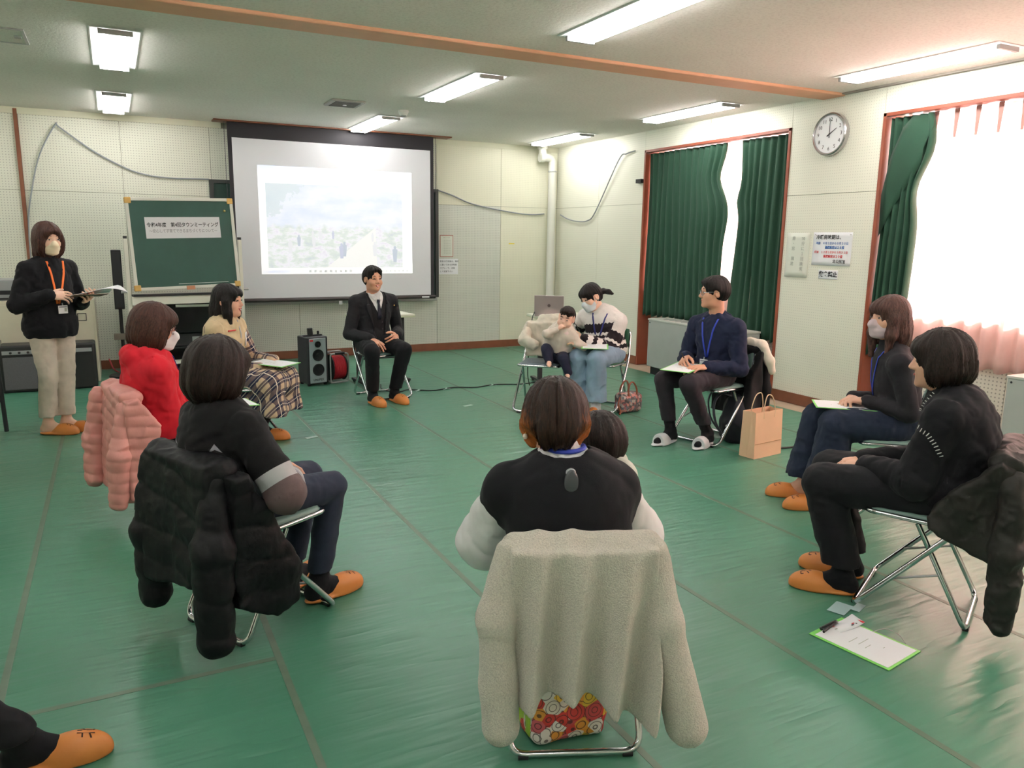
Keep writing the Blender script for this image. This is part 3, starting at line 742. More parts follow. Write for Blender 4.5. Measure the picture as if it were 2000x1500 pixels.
# ------------------------------------------------------------------ revolving chalkboard on a stand
def stand_board():
    yaw = R_(9)
    e = empty('chalkboard_stand', (0.66, 8.62, 0), yaw, 'green chalkboard in a cream frame on a rolling stand with a title banner', 'chalkboard')
    tilt = Matrix.Translation((0, 0, 1.405)) @ Matrix.Rotation(R_(-1.6), 4, 'Y') @ Matrix.Rotation(R_(-4), 4, 'X')
    def T(m): return m
    W, H = .515, .455
    b = MB().box((-W+.03, -.012, -H+.03), (W-.03, .012, H-.03), tilt).build('board', mat('green_slate', (46, 84, 74), .6, vary=.08, vscale=5), e)
    fm = mat('cream_frame', (222, 222, 212), .45)
    for a, c in (((-W, -.02, H-.032), (W, .02, H)), ((-W, -.02, -H), (W, .02, -H+.032)), ((-W, -.02, -H+.03), (-W+.032, .02, H-.03)), ((W-.032, -.02, -H+.03), (W, .02, H-.03))):
        MB().box(a, c, tilt).build('frame_rail', fm, e, bevel=.004)
    for sx in (-1, 1):
        for sz in (-1, 1): MB().box((sx*(W-.028)-.03, -.024, sz*(H-.028)-.03), (sx*(W-.028)+.03, .024, sz*(H-.028)+.03), tilt).build('corner_cap', mat('ochre_corner', (214, 172, 96), .5), e, bevel=.008)
    bn = MB().box((-W+.16, -.0145, .055), (W-.15, -.0125, .265), tilt).build('banner', mat('banner_paper', (226, 226, 230), .7), e)
    TX = tilt @ frame_M((0.0, -.015, 0), (1, 0, 0), (0, 0, 1))
    text('banner_title', '令和4年度　第4回タウンミーティング', .049, M_INK, bn, TX @ Matrix.Translation((.005, .185, 0)), bold=.0009, wide=.83)
    text('banner_subtitle', '～安心して子育てできるまちづくりについて～', .038, mat('banner_grey_ink', (150, 150, 156), .7), bn, TX @ Matrix.Translation((.005, .125, 0)), bold=.0004, wide=.82)
    MB().box((-.03, -.03, -H-.01), (.05, -.016, -H+.03), tilt).build('latch', mat('orange_latch', (206, 140, 104), .5), e)
    MB().lathe([(.014, 0), (.010, .016), (.004, .022)], 12, tilt @ frame_M((W-.09, -.0125, H-.13), (1, 0, 0), (0, 0, 1))).build('magnet', mat('brass_magnet', (190, 172, 110), .3, .6), e)
    MB().box((-.1, -.0135, -H+.05), (W-.12, -.0122, -H+.056), tilt).build('chalk_mark', mat('chalk_dust', (190, 200, 196), .9), e)
    pm = mat('stand_cream_post', (226, 226, 214), .4)
    for s in (-1, 1):
        x = s*(W+.035)
        box('post', (x-.018, -.018, .09), (x+.018, .018, 1.45), pm, e, bevel=.004)
        box('post_cap', (x-.016, -.016, 1.45), (x+.016, .016, 1.475), mat('black_plastic', (28, 28, 30), .5), e)
        box('foot', (x-.022, -.30, .055), (x+.022, .30, .09), pm, e, bevel=.006)
        for t in (-1, 1):
            MB().lathe([(.028, -.012), (.028, .012)], 16, Matrix.Translation((x, t*.27, .028)) @ Matrix.Rotation(R_(90), 4, 'Y')).build('caster', mat('black_plastic', (28, 28, 30), .5), e)
        MB().tube([(x+s*.02, 0, .93), (x+s*.07, 0, .93)], .012, 10).build('knob', M_LGREY, e)
    box('tray', (-W-.02, -.045, .80), (W+.02, .03, .885), pm, e, bevel=.004)
    box('tray_lip', (-W-.01, -.06, .885), (W+.01, .03, .905), mat('black_plastic', (28, 28, 30), .5), e)
    box('lower_rail', (-W-.02, -.012, .18), (W+.02, .012, .22), pm, e)
    return e
stand_board()

# black audio rack behind the chalkboard
ra = empty('audio_rack', (0.76, 9.25, 0), 0, 'black audio rack with equipment standing behind the chalkboard', 'rack')
M_BP = mat('black_plastic', (28, 28, 30), .5); M_BP2 = mat('charcoal_panel', (44, 44, 48), .45)
box('side_panel', (-.50, -.25, .0), (-.47, .25, .80), M_BP, ra); box('side_panel', (.40, -.25, .0), (.43, .25, .80), M_BP, ra)
box('top_panel', (-.52, -.27, .80), (.45, .27, .83), M_BP, ra, bevel=.004); box('shelf', (-.47, -.24, .28), (.40, .25, .30), M_BP, ra); box('base', (-.47, -.24, .02), (.40, .25, .05), M_BP, ra); box('back_panel', (-.47, .23, .05), (.40, .25, .80), M_BP, ra)
box('amplifier', (-.42, -.2, .302), (.34, .2, .44), M_BP2, ra, bevel=.006); box('display_strip', (-.20, -.262, .73), (.38, -.25, .755), M_PAPER2, ra)
box('television', (-.46, -.25, .45), (.39, -.19, .78), mat('dark_screen', (22, 22, 26), .15), ra, bevel=.006); box('meter', (-.05, -.205, .34), (.06, -.2, .40), M_LGREY, ra)
# narrow black panel speaker standing left of the board
ps = empty('column_speaker', (0.03, 9.1, 0), 0, 'tall narrow black panel standing left of the chalkboard', 'speaker')
box('cabinet', (-.05, -.06, .72), (.045, .06, 1.33), M_BP, ps, bevel=.006); box('grille', (-.04, -.066, .74), (.035, -.06, 1.31), M_BP2, ps); MB().tube([(0, 0, .02), (0, 0, .73)], .018, 10).build('stand_pole', M_BP, ps); MB().lathe([(.16, 0), (.15, .02), (.03, .03)], 20).build('stand_base', M_BP, ps)
box('junction', (-.08, -.07, .40), (.2, .02, .46), mat('brown_grey_box', (116, 108, 96), .6), ps)

# ------------------------------------------------------------------ cabinets, amplifier and table at the left edge
cab = empty('steel_cabinet', (-0.72, 9.2, 0), 0, 'low cream steel cabinet with sliding doors behind the standing presenter', 'cabinet')
M_CAB = mat('cream_steel', (206, 202, 182), .4, vary=.03)
box('body', (-.50, -.33, .0), (.52, .33, .84), M_CAB, cab, bevel=.006)
for s in (-1, 1):
    dr = box('sliding_door', (-.48 if s < 0 else .015, -.342, .05), (-.005 if s < 0 else .50, -.33, .80), M_CAB, cab, bevel=.003)
    hx = -.40 if s < 0 else .40
    hm = MB()
    for a, b in (((hx-.04, -.35, .63), (hx+.04, -.342, .636)), ((hx-.04, -.35, .70), (hx+.04, -.342, .706)), ((hx-.04, -.35, .63), (hx-.034, -.342, .706)), ((hx+.034, -.35, .63), (hx+.04, -.342, .706))): hm.box(a, b)
    hm.build('recessed_pull', M_BP2, dr)
sm = empty('silver_console', (-1.02, 9.1, .84), 0, 'grey console with a dark band on top of the cream cabinet', 'console')
box('body', (-.2, -.2, 0), (.26, .2, .2), mat('silver_grey', (150, 154, 156), .4), sm, bevel=.01); box('dark_band', (-.2, -.206, .06), (.26, -.2, .10), M_BP, sm); box('dark_band', (-.2, -.206, .012), (.26, -.2, .03), M_BP, sm)
am = empty('guitar_amplifier', (-0.62, 8.63, 0), 0, 'black amplifier with grey grille on the floor behind the presenter', 'amplifier')
box('cabinet', (-.40, -.13, .0), (.40, .13, .45), M_BP, am, bevel=.02); box('grille', (-.37, -.138, .03), (.18, -.13, .34), mat('grey_grille_cloth', (92, 92, 96), .8, vary=.1, vscale=200), am, bevel=.004)
box('control_panel', (-.37, -.138, .365), (.37, -.13, .40), mat('silver_grey', (150, 154, 156), .4), am)
for k in range(6): MB().lathe([(.012, 0), (.010, .015)], 12, frame_M((-.3+k*.07, -.138, .382), (1, 0, 0), (0, 0, 1))).build('knob', M_BP, am)
box('handle', (-.12, -.02, .45), (.12, .02, .462), M_BP2, am, bevel=.004)
tb = empty('folding_table', (-1.15, 5.95, 0), R_(4), 'dark folding table with brown top at the left edge', 'table')
box('top', (-.42, -.9, .675), (.42, .88, .70), mat('brown_laminate', (112, 92, 74), .4, vary=.1), tb, bevel=.004)
for sx in (-1, 1):
    for sy in (-1, 1):
        MB().tube([(sx*.38, sy*.78, .675), (sx*.395, sy*.82, .012)], .016, 10).build('leg', mat('dark_grey_steel', (52, 54, 58), .4, .4), tb)
for sy in (-1, 1): MB().tube([(-.388, sy*.805, .25), (.388, sy*.805, .25)], .011, 8).build('stretcher', mat('dark_grey_steel', (52, 54, 58), .4, .4), tb)

# ------------------------------------------------------------------ fan-coil radiators below the windows
M_RAD = mat('grey_enamel_radiator', (178, 182, 178), .4, vary=.03)
def radiator(y0, y1, label):
    e = empty('radiator', (5.50, (y0+y1)/2, 0), 0, label, 'radiator', 'floor-standing convector heaters'); h = (y1-y0)/2
    box('casing', (-.135, -h, .09), (.135, h, .615), M_RAD, e, bevel=.008)
    box('top_cover', (-.14, -h-.005, .615), (.14, h+.005, .635), mat('radiator_top', (196, 198, 190), .4), e, bevel=.004)
    box('plinth', (-.10, -h+.03, .0), (.12, h-.03, .09), M_BP, e)
    for k in range(12): box('outlet_slat', (-.08, -h+.12+k*(2*h-.24)/12, .636), (.08, -h+.14+k*(2*h-.24)/12, .640), M_LGREY, e)
    for s in (-1, 1): MB().lathe([(.008, 0), (.006, .004)], 10, Matrix.Translation((-.136, s*(h-.03), .59)) @ Matrix.Rotation(R_(-90), 4, 'Y')).build('screw', M_BP2, e)
    return e
radiator(5.62, 7.07, 'grey convector heater under the dark green curtains')
radiator(2.40, 3.06, 'grey convector heater at the right edge under the bright window')

# ------------------------------------------------------------------ drain pipe in the corner, wall cables
pp = empty('drain_pipe', (5.50, 9.57, 0), 0, 'cream vertical pipe with an elbow in the back right corner', 'pipe')
M_PIPE = mat('cream_pipe', (222, 222, 212), .4)
MB().tube(rpath([(0, 0, .02), (0, 0, 2.60), (-.17, -.02, 2.60), (-.17, -.02, ZC)], .09, 6), .055, 20).build('pipe', M_PIPE, pp)
for z in (2.42, .6): MB().lathe([(.058, z-.01), (.062, z), (.058, z+.01)], 20, cap=False).build('clamp', M_LGREY, pp)
MB().lathe([(.064, 2.70), (.07, 2.72), (.07, ZC)], 20, Matrix.Translation((-.17, -.02, 0))).build('collar', M_PIPE, pp)
MB().lathe([(.066, -.02), (.066, .04)], 20, Matrix.Translation((-.17, -.02, 2.60)) @ Matrix.Rotation(R_(-90), 4, 'Y')).build('socket', M_PIPE, pp)
M_CABLE = mat('grey_cable', (140, 146, 150), .5)
def cable(name, pts, r, material, label, sp=True):
    return tag(MB().tube(spline(pts, 8) if sp else pts, r, 6).build(name, material), label, 'cable')
cable('wall_cable', [(-.78, YB-.02, .9), (-.765, YB-.02, 1.57), (-.70, YB-.02, 1.95), (-.60, YB-.03, 2.3), (-.44, YB-.03, 2.6), (-.40, YB-.03, 2.58), (-.12, YB-.02, 2.37), (.15, YB-.02, 2.22), (.36, YB-.02, 2.145), (.62, YB-.02, 2.115), (1.04, YB-.02, 2.12)], .008, M_CABLE, 'grey cable looping up the back wall left of the chalkboard')
cable('wall_cable', [(3.84, YB-.02, 2.11), (4.05, YB-.02, 2.05), (4.36, YB-.02, 1.945), (4.94, YB-.02, 1.855), (5.25, YB-.02, 1.835), (5.44, YB-.02, 1.85)], .009, M_CABLE, 'grey cable sagging across the back wall to the drain pipe')
cable('wall_cable', [(XR-.02, 9.55, 1.84), (XR-.02, 9.35, 1.78), (XR-.02, 9.1, 1.745), (XR-.02, 8.85, 1.75), (XR-.02, 8.66, 1.86), (XR-.04, 8.15, 2.46), (XR-.03, 8.0, 2.53), (XR-.02, 7.84, 2.55)], .008, M_CABLE, 'grey cable rising along the window wall from the drain pipe')
hk = tag(box('curtain_hook', (XR-.05, 7.66, 2.17), (XR+.01, 7.76, 2.215), M_BP), 'small black bracket on the wooden window jamb', 'bracket')

# ------------------------------------------------------------------ loudspeaker, cable reel, tables by the screen
lp = empty('portable_loudspeaker', (1.755, 7.86, 0), R_(13), 'black and silver portable loudspeaker with three round cones on the floor', 'loudspeaker')
M_SPK = mat('speaker_black_vinyl', (48, 46, 52), .5)
box('cabinet', (-.115, -.09, .02), (.115, .13, .50), M_SPK, lp, bevel=.012)
box('front_panel', (-.09, -.10, .03), (.09, -.088, .485), mat('brushed_silver', (186, 196, 204), .35, .5), lp, bevel=.004)
M_CONE = mat('speaker_cone', (24, 24, 28), .6)
for z, r in ((.425, .032), (.315, .06), (.165, .062)):
    Mx = frame_M((0, -.101, z), (1, 0, 0), (0, 0, 1))
    c = MB().lathe([(r, .0), (r, .006), (r*.92, .008), (r*.85, .002), (r*.35, -.0005), (r*.3, .004), (.001, .006)], 28, Mx, cap=False).build('speaker_cone', M_CONE, lp)
text('maker_name', 'UNI-PEX', .03, M_INK, lp, frame_M((.0, -.1015, .062), (1, 0, 0), (0, 0, 1)), bold=.0006)
box('sticker', (-.085, -.1015, .455), (-.05, -.1, .475), M_RED, lp)
box('handle', (-.1, .0, .50), (.1, .03, .512), M_BP2, lp)
MB().tube([(-.02, .02, .505), (-.025, .02, .58)], .028, 12).build('microphone_holder', M_BP, lp)
MB().tube([(.07, .03, .505), (.07, .03, .545)], .012, 10).build('knob', M_BP, lp)
for sx in (-1, 1):
    for sy in (-.06, .1): MB().lathe([(.016, 0), (.018, .02)], 10, Matrix.Translation((sx*.09, sy, 0))).build('rubber_foot', M_BP, lp)
re = empty('cable_reel', (2.01, 7.92, 0), R_(8), 'red extension cable reel in a grey tube frame beside the loudspeaker', 'cable reel')
M_CHROME = mat('chrome_tube', (205, 208, 212), .12, 1.0)
MB().tube(rpath([(-.11, -.09, .012), (-.11, -.09, .31), (.085, -.09, .31), (.085, -.09, .012)], .03, 4, True), .009, 8, closed=True).build('frame', M_LGREY, re)
MB().tube(rpath([(-.11, .09, .012), (-.11, .09, .31), (.085, .09, .31), (.085, .09, .012)], .03, 4, True), .009, 8, closed=True).build('frame', M_LGREY, re)
for z in (.012, .31): MB().tube([(-.1, -.09, z), (-.1, .09, z)], .008, 8).build('tie_rod', M_LGREY, re)
box('grip', (-.06, -.105, .30), (.045, -.075, .325), M_BP, re, bevel=.006)
RX = Matrix.Translation((-.012, 0, .155)) @ Matrix.Rotation(R_(90), 4, 'Y')
M_REDC = mat('red_cable_winding', (196, 44, 58), .45)
for k in range(9): MB().lathe([(.118, -.060+k*.0135), (.124, -.0545+k*.0135), (.118, -.0475+k*.0135)], 32, RX, cap=False).build('cable_turn', M_REDC, re)
MB().lathe([(.115, -.062), (.115, .07)], 24, RX).build('drum', M_REDC, re)
for z in (-.075, .07): MB().lathe([(.135, z), (.135, z+.006)], 32, RX).build('flange', M_BP, re)
M_TOP = mat('pale_table_top', (222, 224, 206), .4); M_LEGD = mat('dark_table_leg', (38, 38, 42), .45)
def side_table(loc, rz, hx, hy, label, name='work_table'):
    e = empty(name, loc, rz, label, 'table')
    box('top', (-hx, -hy, .695), (hx, hy, .72), M_TOP, e, bevel=.004); box('edge_band', (-hx-.002, -hy-.002, .69), (hx+.002, hy+.002, .70), mat('pale_green_edge', (196, 208, 170), .5), e)
    for s in (-1, 1):
        box('leg', (s*(hx-.07)-.02, -.025, .04), (s*(hx-.07)+.02, .025, .69), M_LEGD, e, bevel=.003)
        box('foot', (s*(hx-.07)-.025, -hy+.02, .02), (s*(hx-.07)+.025, hy-.02, .045), M_LEGD, e, bevel=.006)
        for t in (-1, 1): MB().lathe([(.022, -.01), (.022, .01)], 12, Matrix.Translation((s*(hx-.07), t*(hy-.04), .022)) @ Matrix.Rotation(R_(90), 4, 'Y')).build('caster', M_BP, e)
    box('modesty_bar', (-hx+.07, -.012, .25), (hx-.07, .012, .30), M_LEGD, e); box('apron', (-hx+.07, -.015, .62), (hx-.07, .015, .69), M_LEGD, e)
    return e
side_table((2.42, 7.72, 0), R_(4), .31, .19, 'narrow table with pale top behind the seated man in suit')
t2 = side_table((4.16, 6.98, 0), R_(-8), .30, .24, 'small table with pale top carrying the laptop', 'laptop_table')
lt = empty('laptop', (4.02, 7.0, .7205), R_(-30), 'open pinkish silver laptop seen from behind on the small table', 'laptop')
M_LAP = mat('rose_silver_aluminium', (196, 180, 182), .3, .6)
box('base', (-.15, -.12, 0), (.15, .10, .014), M_LAP, lt, bevel=.004)
lid = MB().box((-.15, -.004, 0), (.15, .004, .205), Matrix.Translation((0, -.12, .014)) @ Matrix.Rotation(R_(12), 4, 'X')).build('lid', M_LAP, lt, bevel=.003)
MB().lathe([(.016, 0), (.016, .001)], 20, Matrix.Translation((0, -.12, .014)) @ Matrix.Rotation(R_(12), 4, 'X') @ frame_M((0, -.0045, .10), (1, 0, 0), (0, 0, 1))).build('emblem', mat('dark_emblem', (120, 104, 106), .3, .6), lid)
box('keyboard', (-.13, -.09, .014), (.13, .02, .0155), M_BP2, lt)
cable('laptop_cable', [(3.86, 7.02, .735), (3.80, 6.92, .76), (3.76, 6.84, .77), (3.70, 6.78, .70), (3.68, 6.8, .4), (3.70, 6.85, .15), (3.75, 6.9, .01)], .005, M_BP, 'thin black cable hanging from the laptop table to the floor')
cable('floor_cable', [(2.36, 7.55, .006), (2.30, 7.30, .006), (2.40, 7.12, .006), (2.52, 7.18, .006), (2.62, 7.12, .006), (2.75, 7.05, .006), (3.0, 7.12, .006), (3.2, 7.04, .006), (3.45, 7.1, .006), (3.7, 7.02, .006), (3.95, 7.05, .006)], .006, M_BP, 'black cable taped across the floor behind the seated man in suit')
cable('red_floor_cable', [(1.66, 7.98, .008), (1.45, 8.02, .008), (1.2, 8.05, .008), (.9, 8.0, .008), (.5, 8.3, .008), (.2, 8.9, .008), (-.05, 9.4, .008), (-.12, 9.6, .12)], .008, mat('red_cable', (176, 60, 66), .5), 'red cable running along the floor left of the loudspeaker')
M_TAPEW = mat('clear_white_tape', (186, 214, 204), .35)
for k, (x, y, a) in enumerate(((2.62, 7.11, 8), (2.9, 7.08, -5), (3.42, 7.09, 6), (2.78, 6.28, 10), (1.24, 5.72, 15), (1.2, 8.05, 4))):
    wh = ['right of the seated man in suit, over the cable', 'on the black cable, second from the seated man', 'on the black cable, nearest the baby chair', 'on bare mat in front of the seated man in suit', 'on bare mat beside the plaid skirt', 'over the red cable by the loudspeaker'][k]
    V = []; n = 5
    for j in range(n):
        t = j/(n-1); V += [(-.045+.09*t, -.022, .0012+(.012*math.exp(-((t-.5)/.2)**2) if k in (0, 1, 2, 5) else 0.004*t*t)), (-.045+.09*t, .022, .0012+(.012*math.exp(-((t-.5)/.2)**2) if k in (0, 1, 2, 5) else .002*t))]
    o = MB().add(V, [(2*j, 2*j+2, 2*j+3, 2*j+1) for j in range(n-1)], True).build('tape_piece', M_TAPEW); o.location = (x, y, 0.001); o.rotation_euler = (0, 0, R_(a))
    tag(o, 'scrap of pale tape '+wh, 'tape', 'tape scraps on the floor')
# ------------------------------------------------------------------ folding tube chairs
def pad_mesh(m, x0, x1, y0, y1, z0, z1, n=5, rad=.05):
    """rounded-corner cushion"""
    pts = rpath([(x0, y0, 0), (x1, y0, 0), (x1, y1, 0), (x0, y1, 0)], rad, 5, True); k = len(pts); cx, cy = (x0+x1)/2, (y0+y1)/2
    rings = [(1.0, z0), (1.0, z0+.6*(z1-z0)), (.97, z1-.12*(z1-z0)), (.9, z1), (.5, z1+.004)]; V = []; F = []
    for s, z in rings:
        for p in pts: V.append((cx+(p.x-cx)*s, cy+(p.y-cy)*s, z))
    for r in range(len(rings)-1):
        for i in range(k): F.append((r*k+i, r*k+(i+1) % k, (r+1)*k+(i+1) % k, (r+1)*k+i))
    F.append(tuple(range(k))[::-1]); F.append(tuple((len(rings)-1)*k+i for i in range(k)))
    m.add(V, F, True); return m
M_TUBE_C = mat('chrome_tube', (205, 208, 212), .12, 1.0)
def vinyl(name, col): return mat(name, col, .4, vary=.05, bump=.15, bscale=400, bdist=.001)
def make_chair(seatcol, backcol):
    e = empty('folding_chair', (0, 0, 0), 0, 'chair', 'chair', 'folding steel-tube chairs in the circle')
    MB().tube(rpath([(-.222, .205, .013), (.222, .205, .013), (.205, -.165, .44), (.19, -.245, .70), (-.19, -.245, .70), (-.205, -.165, .44)], .06, 6, True), .0115, 10, closed=True).build('main_frame', M_TUBE_C, e)
    MB().tube(rpath([(-.185, -.0, .405), (-.195, -.205, .013), (.195, -.205, .013), (.185, -.0, .405)], .05, 6), .0105, 10).build('rear_frame', M_TUBE_C, e)
    MB().tube(rpath([(-.185, -.165, .412), (.185, -.165, .412), (.185, .20, .420), (-.185, .20, .420)], .05, 5, True), .010, 10, closed=True).build('seat_rim', M_TUBE_C, e)
    pad_mesh(MB(), -.178, .178, -.165, .192, .412, .440).build('seat_cushion', seatcol, e)
    # curved backrest panel
    V = []; F = []; nx = 10
    for j, (z, dy) in enumerate(((.54, .035), (.555, .026), (.62, .012), (.685, .0), (.705, -.004))):
        for i in range(nx+1):
            u = -1+2*i/nx; V.append((u*(.185-.012*(j in (0, 4))), -.235-.03*(1-u*u)*.6+dy, z))
    for j in range(4):
        for i in range(nx): a = j*(nx+1)+i; F.append((a, a+1, a+nx+2, a+nx+1))
    b = MB().add(V, F, True).build('backrest', backcol, e); md = b.modifiers.new('t', 'SOLIDIFY'); md.thickness = .02; md.offset = 0
    for s in (-1, 1):
        MB().tube([(s*.205, -.165, .452), (s*.185, -.165, .415)], .008, 8).build('hinge', M_LGREY, e)
        MB().tube([(s*.196, .09, .150), (s*.19, -.10, .215)], .005, 6).build('brace', M_LGREY, e)
        MB().tube([(s*.15, .205, .008), (s*.18, .205, .008)], .013, 10).build('rubber_foot', M_BP, e)
        MB().tube([(s*.14, -.205, .008), (s*.17, -.205, .008)], .012, 10).build('rubber_foot', M_BP, e)
    return e
_ch = make_chair(vinyl('grey_green_vinyl', (112, 140, 132)), vinyl('grey_green_vinyl_back', (104, 132, 124)))
_cg = make_chair(vinyl('bottle_green_vinyl', (40, 96, 66)), vinyl('bottle_green_vinyl_back', (36, 92, 62)))
_cb = make_chair(vinyl('slate_vinyl', (92, 104, 112)), vinyl('slate_vinyl_back', (88, 100, 108)))
SPOT = dict(S=((2.2, 7.0), (.15, -.99)), T=((3.85, 5.74), (-.80, -.60)), B=((4.02, 4.45), (-.97, -.2)), M=((3.86, 2.80), (-.8, .6)),
            Q=((2.95, 1.94), (-.45, .89)), F=((1.19, 1.905), (.39, .92)), N=((.43, 3.03), (.89, .46)), R=((.25, 4.42), (.97, .2)),
            V=((.75, 5.85), (.8, -.6)), K=((3.335, 5.895), (-.66, -.75)), L=((-.91, 1.99), (.95, .3)))
def spot(k):
    c, f = SPOT[k]; return (c[0], c[1], 0.0), math.atan2(-f[0], f[1])
CH = {}
used = set()
for k, lb, src in (('S', 'folding chair of the man in the dark suit by the screen', _ch), ('T', 'green-backed folding chair of the woman in the striped sweater', _cg),
                   ('B', 'folding chair of the man in the navy sweater', _ch), ('M', 'folding chair of the masked woman in black turtleneck', _ch),
                   ('Q', 'folding chair in the right foreground with a dark jacket', _ch), ('F', 'folding chair under the cream fleece in the foreground', _ch),
                   ('N', 'folding chair under the black puffer jacket', _ch), ('R', 'folding chair under the pink quilted jacket', _ch),
                   ('V', 'folding chair of the woman in the plaid dress', _cg), ('K', 'slate-seated folding chair the baby leans on', _cb), ('L', 'folding chair at the left foreground edge, outside the circle', _ch)):
    l, a = spot(k)
    if id(src) in used: CH[k] = dup(src, l, a, lb)
    else: src.location = l; src.rotation_euler = (0, 0, a); src['label'] = lb; used.add(id(src)); CH[k] = src

# ------------------------------------------------------------------ materials for people
def skin_mat(name, col):
    T = NT(name); v = T.obj(); c = srgb(*col); n = T.noise(v, 9, 4)
    T.set(Base_Color=T.ramp(n, [(.3, tuple(x*.92 for x in c[:3])+(1,)), (.7, tuple(min(1, x*1.04) for x in c[:3])+(1,))]), Roughness=.5)
    T.p.inputs['Subsurface Weight'].default_value = .08; T.p.inputs['Subsurface Radius'].default_value = (.01, .004, .002); T.p.inputs['Subsurface Scale'].default_value = .5
    T.bump(T.noise(v, 260, 2), .08, .001); return T.m
SKIN = skin_mat('skin_warm', (222, 172, 146)); SKIN2 = skin_mat('skin_light', (232, 190, 166)); SKINM = skin_mat('skin_tan', (214, 158, 130)); SKINB = skin_mat('skin_baby', (238, 194, 172))
def hair_mat(name, dark, light, tips=None):
    T = NT(name); vec, o = T.attr('hc')
    cv = T.n('ShaderNodeCombineXYZ'); T.put(cv.inputs[0], T.math('MULTIPLY', o[0], 26)); T.put(cv.inputs[1], T.math('MULTIPLY', o[1], 5)); T.put(cv.inputs[2], T.math('MULTIPLY', o[2], 8))
    n = T.noise(cv.outputs[0], 1.0, 5, .65)
    c = T.ramp(n, [(.32, srgb(*dark)), (.68, srgb(*light))])
    if tips is not None:
        k = T.ramp(T.math('ADD', o[2], T.math('MULTIPLY', T.math('SUBTRACT', n, .5), 1.1)), [(.25, (0, 0, 0, 1)), (.95, (1, 1, 1, 1))])
        c = T.mix(k, c, srgb(*tips))
    T.set(Base_Color=c, Roughness=.45); T.p.inputs['Specular IOR Level'].default_value = .22
    T.bump(n, .7, .006); return T.m
H_BLACK = hair_mat('hair_black', (12, 10, 10), (38, 32, 31)); H_DARK = hair_mat('hair_dark_brown', (15, 11, 10), (52, 38, 33))
H_BROWN = hair_mat('hair_brown', (36, 21, 18), (88, 56, 46)); H_OMBRE = hair_mat('hair_ombre', (16, 11, 9), (56, 35, 24), (168, 96, 44))
H_MED = hair_mat('hair_medium_brown', (42, 28, 26), (102, 72, 64))
def fabric(name, col, rough=.85, vary=.10, vs=14, bscale=500, bump=.3, bdist=.002, sheen=.04):
    return mat(name, col, rough, vary=vary, vscale=vs, bump=bump, bscale=bscale, bdist=bdist, sheen=sheen, spec=.25)
M_BLACKKNIT = fabric('black_knit', (18, 18, 22)); M_SUIT = fabric('charcoal_suit', (29, 29, 33), .75); M_SUITV = fabric('black_waistcoat', (18, 18, 21), .7)
M_TROUSER = fabric('black_trousers', (21, 21, 25), .8); M_BEIGE = fabric('beige_trousers', (206, 192, 178)); M_JEAN = fabric('dark_indigo_jeans', (44, 50, 66)); M_LJEAN = fabric('light_blue_denim', (142, 166, 188), vary=.18, vs=5)
M_DJEAN = fabric('navy_denim', (34, 42, 60)); M_RED_H = fabric('red_fleece_hoodie', (196, 30, 44)); M_NAVY = fabric('navy_sweater', (30, 36, 60)); M_BROWNP = fabric('dark_brown_trousers', (48, 42, 48))
M_WHITE = fabric('white_blouse', (222, 222, 222), .7, .05); M_SOCK = fabric('black_sock', (22, 22, 26)); M_SOCKW = fabric('white_sock', (226, 228, 232)); M_BEIGEV = fabric('beige_fleece_vest', (206, 186, 150), bscale=160, bdist=.004)
M_SLIP = mat('tan_leather_slipper', (206, 128, 62), .42, vary=.08, vscale=10, bump=.1, bscale=120); M_SLIPW = mat('white_slipper', (222, 224, 228), .5, vary=.04)
M_SLIPIN = mat('slipper_sole', (150, 92, 48), .6)
M_EYE = mat('dark_eye', (30, 22, 20), .25); M_EYEW = mat('eye_white', (196, 184, 178), .3); M_LIP = mat('lips', (190, 104, 96), .45); M_TEETH = mat('teeth', (236, 232, 224), .3)
M_MASKW = fabric('white_mask', (236, 234, 238), .8, .03, bscale=300); M_MASKC = fabric('cream_mask', (238, 222, 192), .8, .03, bscale=300); M_MASKP = fabric('lilac_mask', (204, 184, 190), .8, .03, bscale=300)
M_LANB = mat('blue_lanyard', (36, 60, 170), .6); M_LANO = mat('orange_lanyard', (236, 112, 40), .6); M_LANP = mat('purple_lanyard', (96, 76, 170), .6); M_LANN = mat('navy_lanyard', (40, 48, 120), .6)
M_CARD = mat('badge_card', (236, 238, 240), .35)

# ------------------------------------------------------------------ figures
def nrm(v): v = np.array(v, float); return v/max(np.linalg.norm(v), 1e-9)
def rot_from(zdir, xhint=(1, 0, 0)):
    z = nrm(zdir); x = np.array(xhint, float); x = nrm(x-z*(x@z)); y = np.cross(z, x); return np.stack([x, y, z], 1)
def head_rot(yaw, pitch, roll):
    """yaw + turns to the figure's left, pitch + looks up, roll + tilts to its right"""
    M = Matrix.Rotation(R_(yaw), 3, 'Z') @ Matrix.Rotation(R_(pitch), 3, 'X') @ Matrix.Rotation(R_(roll), 3, 'Y')
    return np.array(M)
def ik(a, b, l1, l2, pole):
    a, b = np.array(a, float), np.array(b, float); d = b-a; L = np.linalg.norm(d)
    if L > (l1+l2)*.995: k = L/((l1+l2)*.995); l1 *= k; l2 *= k
    t = (l1*l1-l2*l2+L*L)/(2*L); h = math.sqrt(max(l1*l1-t*t, 0)); u = d/L; p = np.array(pole, float); p = nrm(p-u*(p@u))
    return a+u*t+p*h

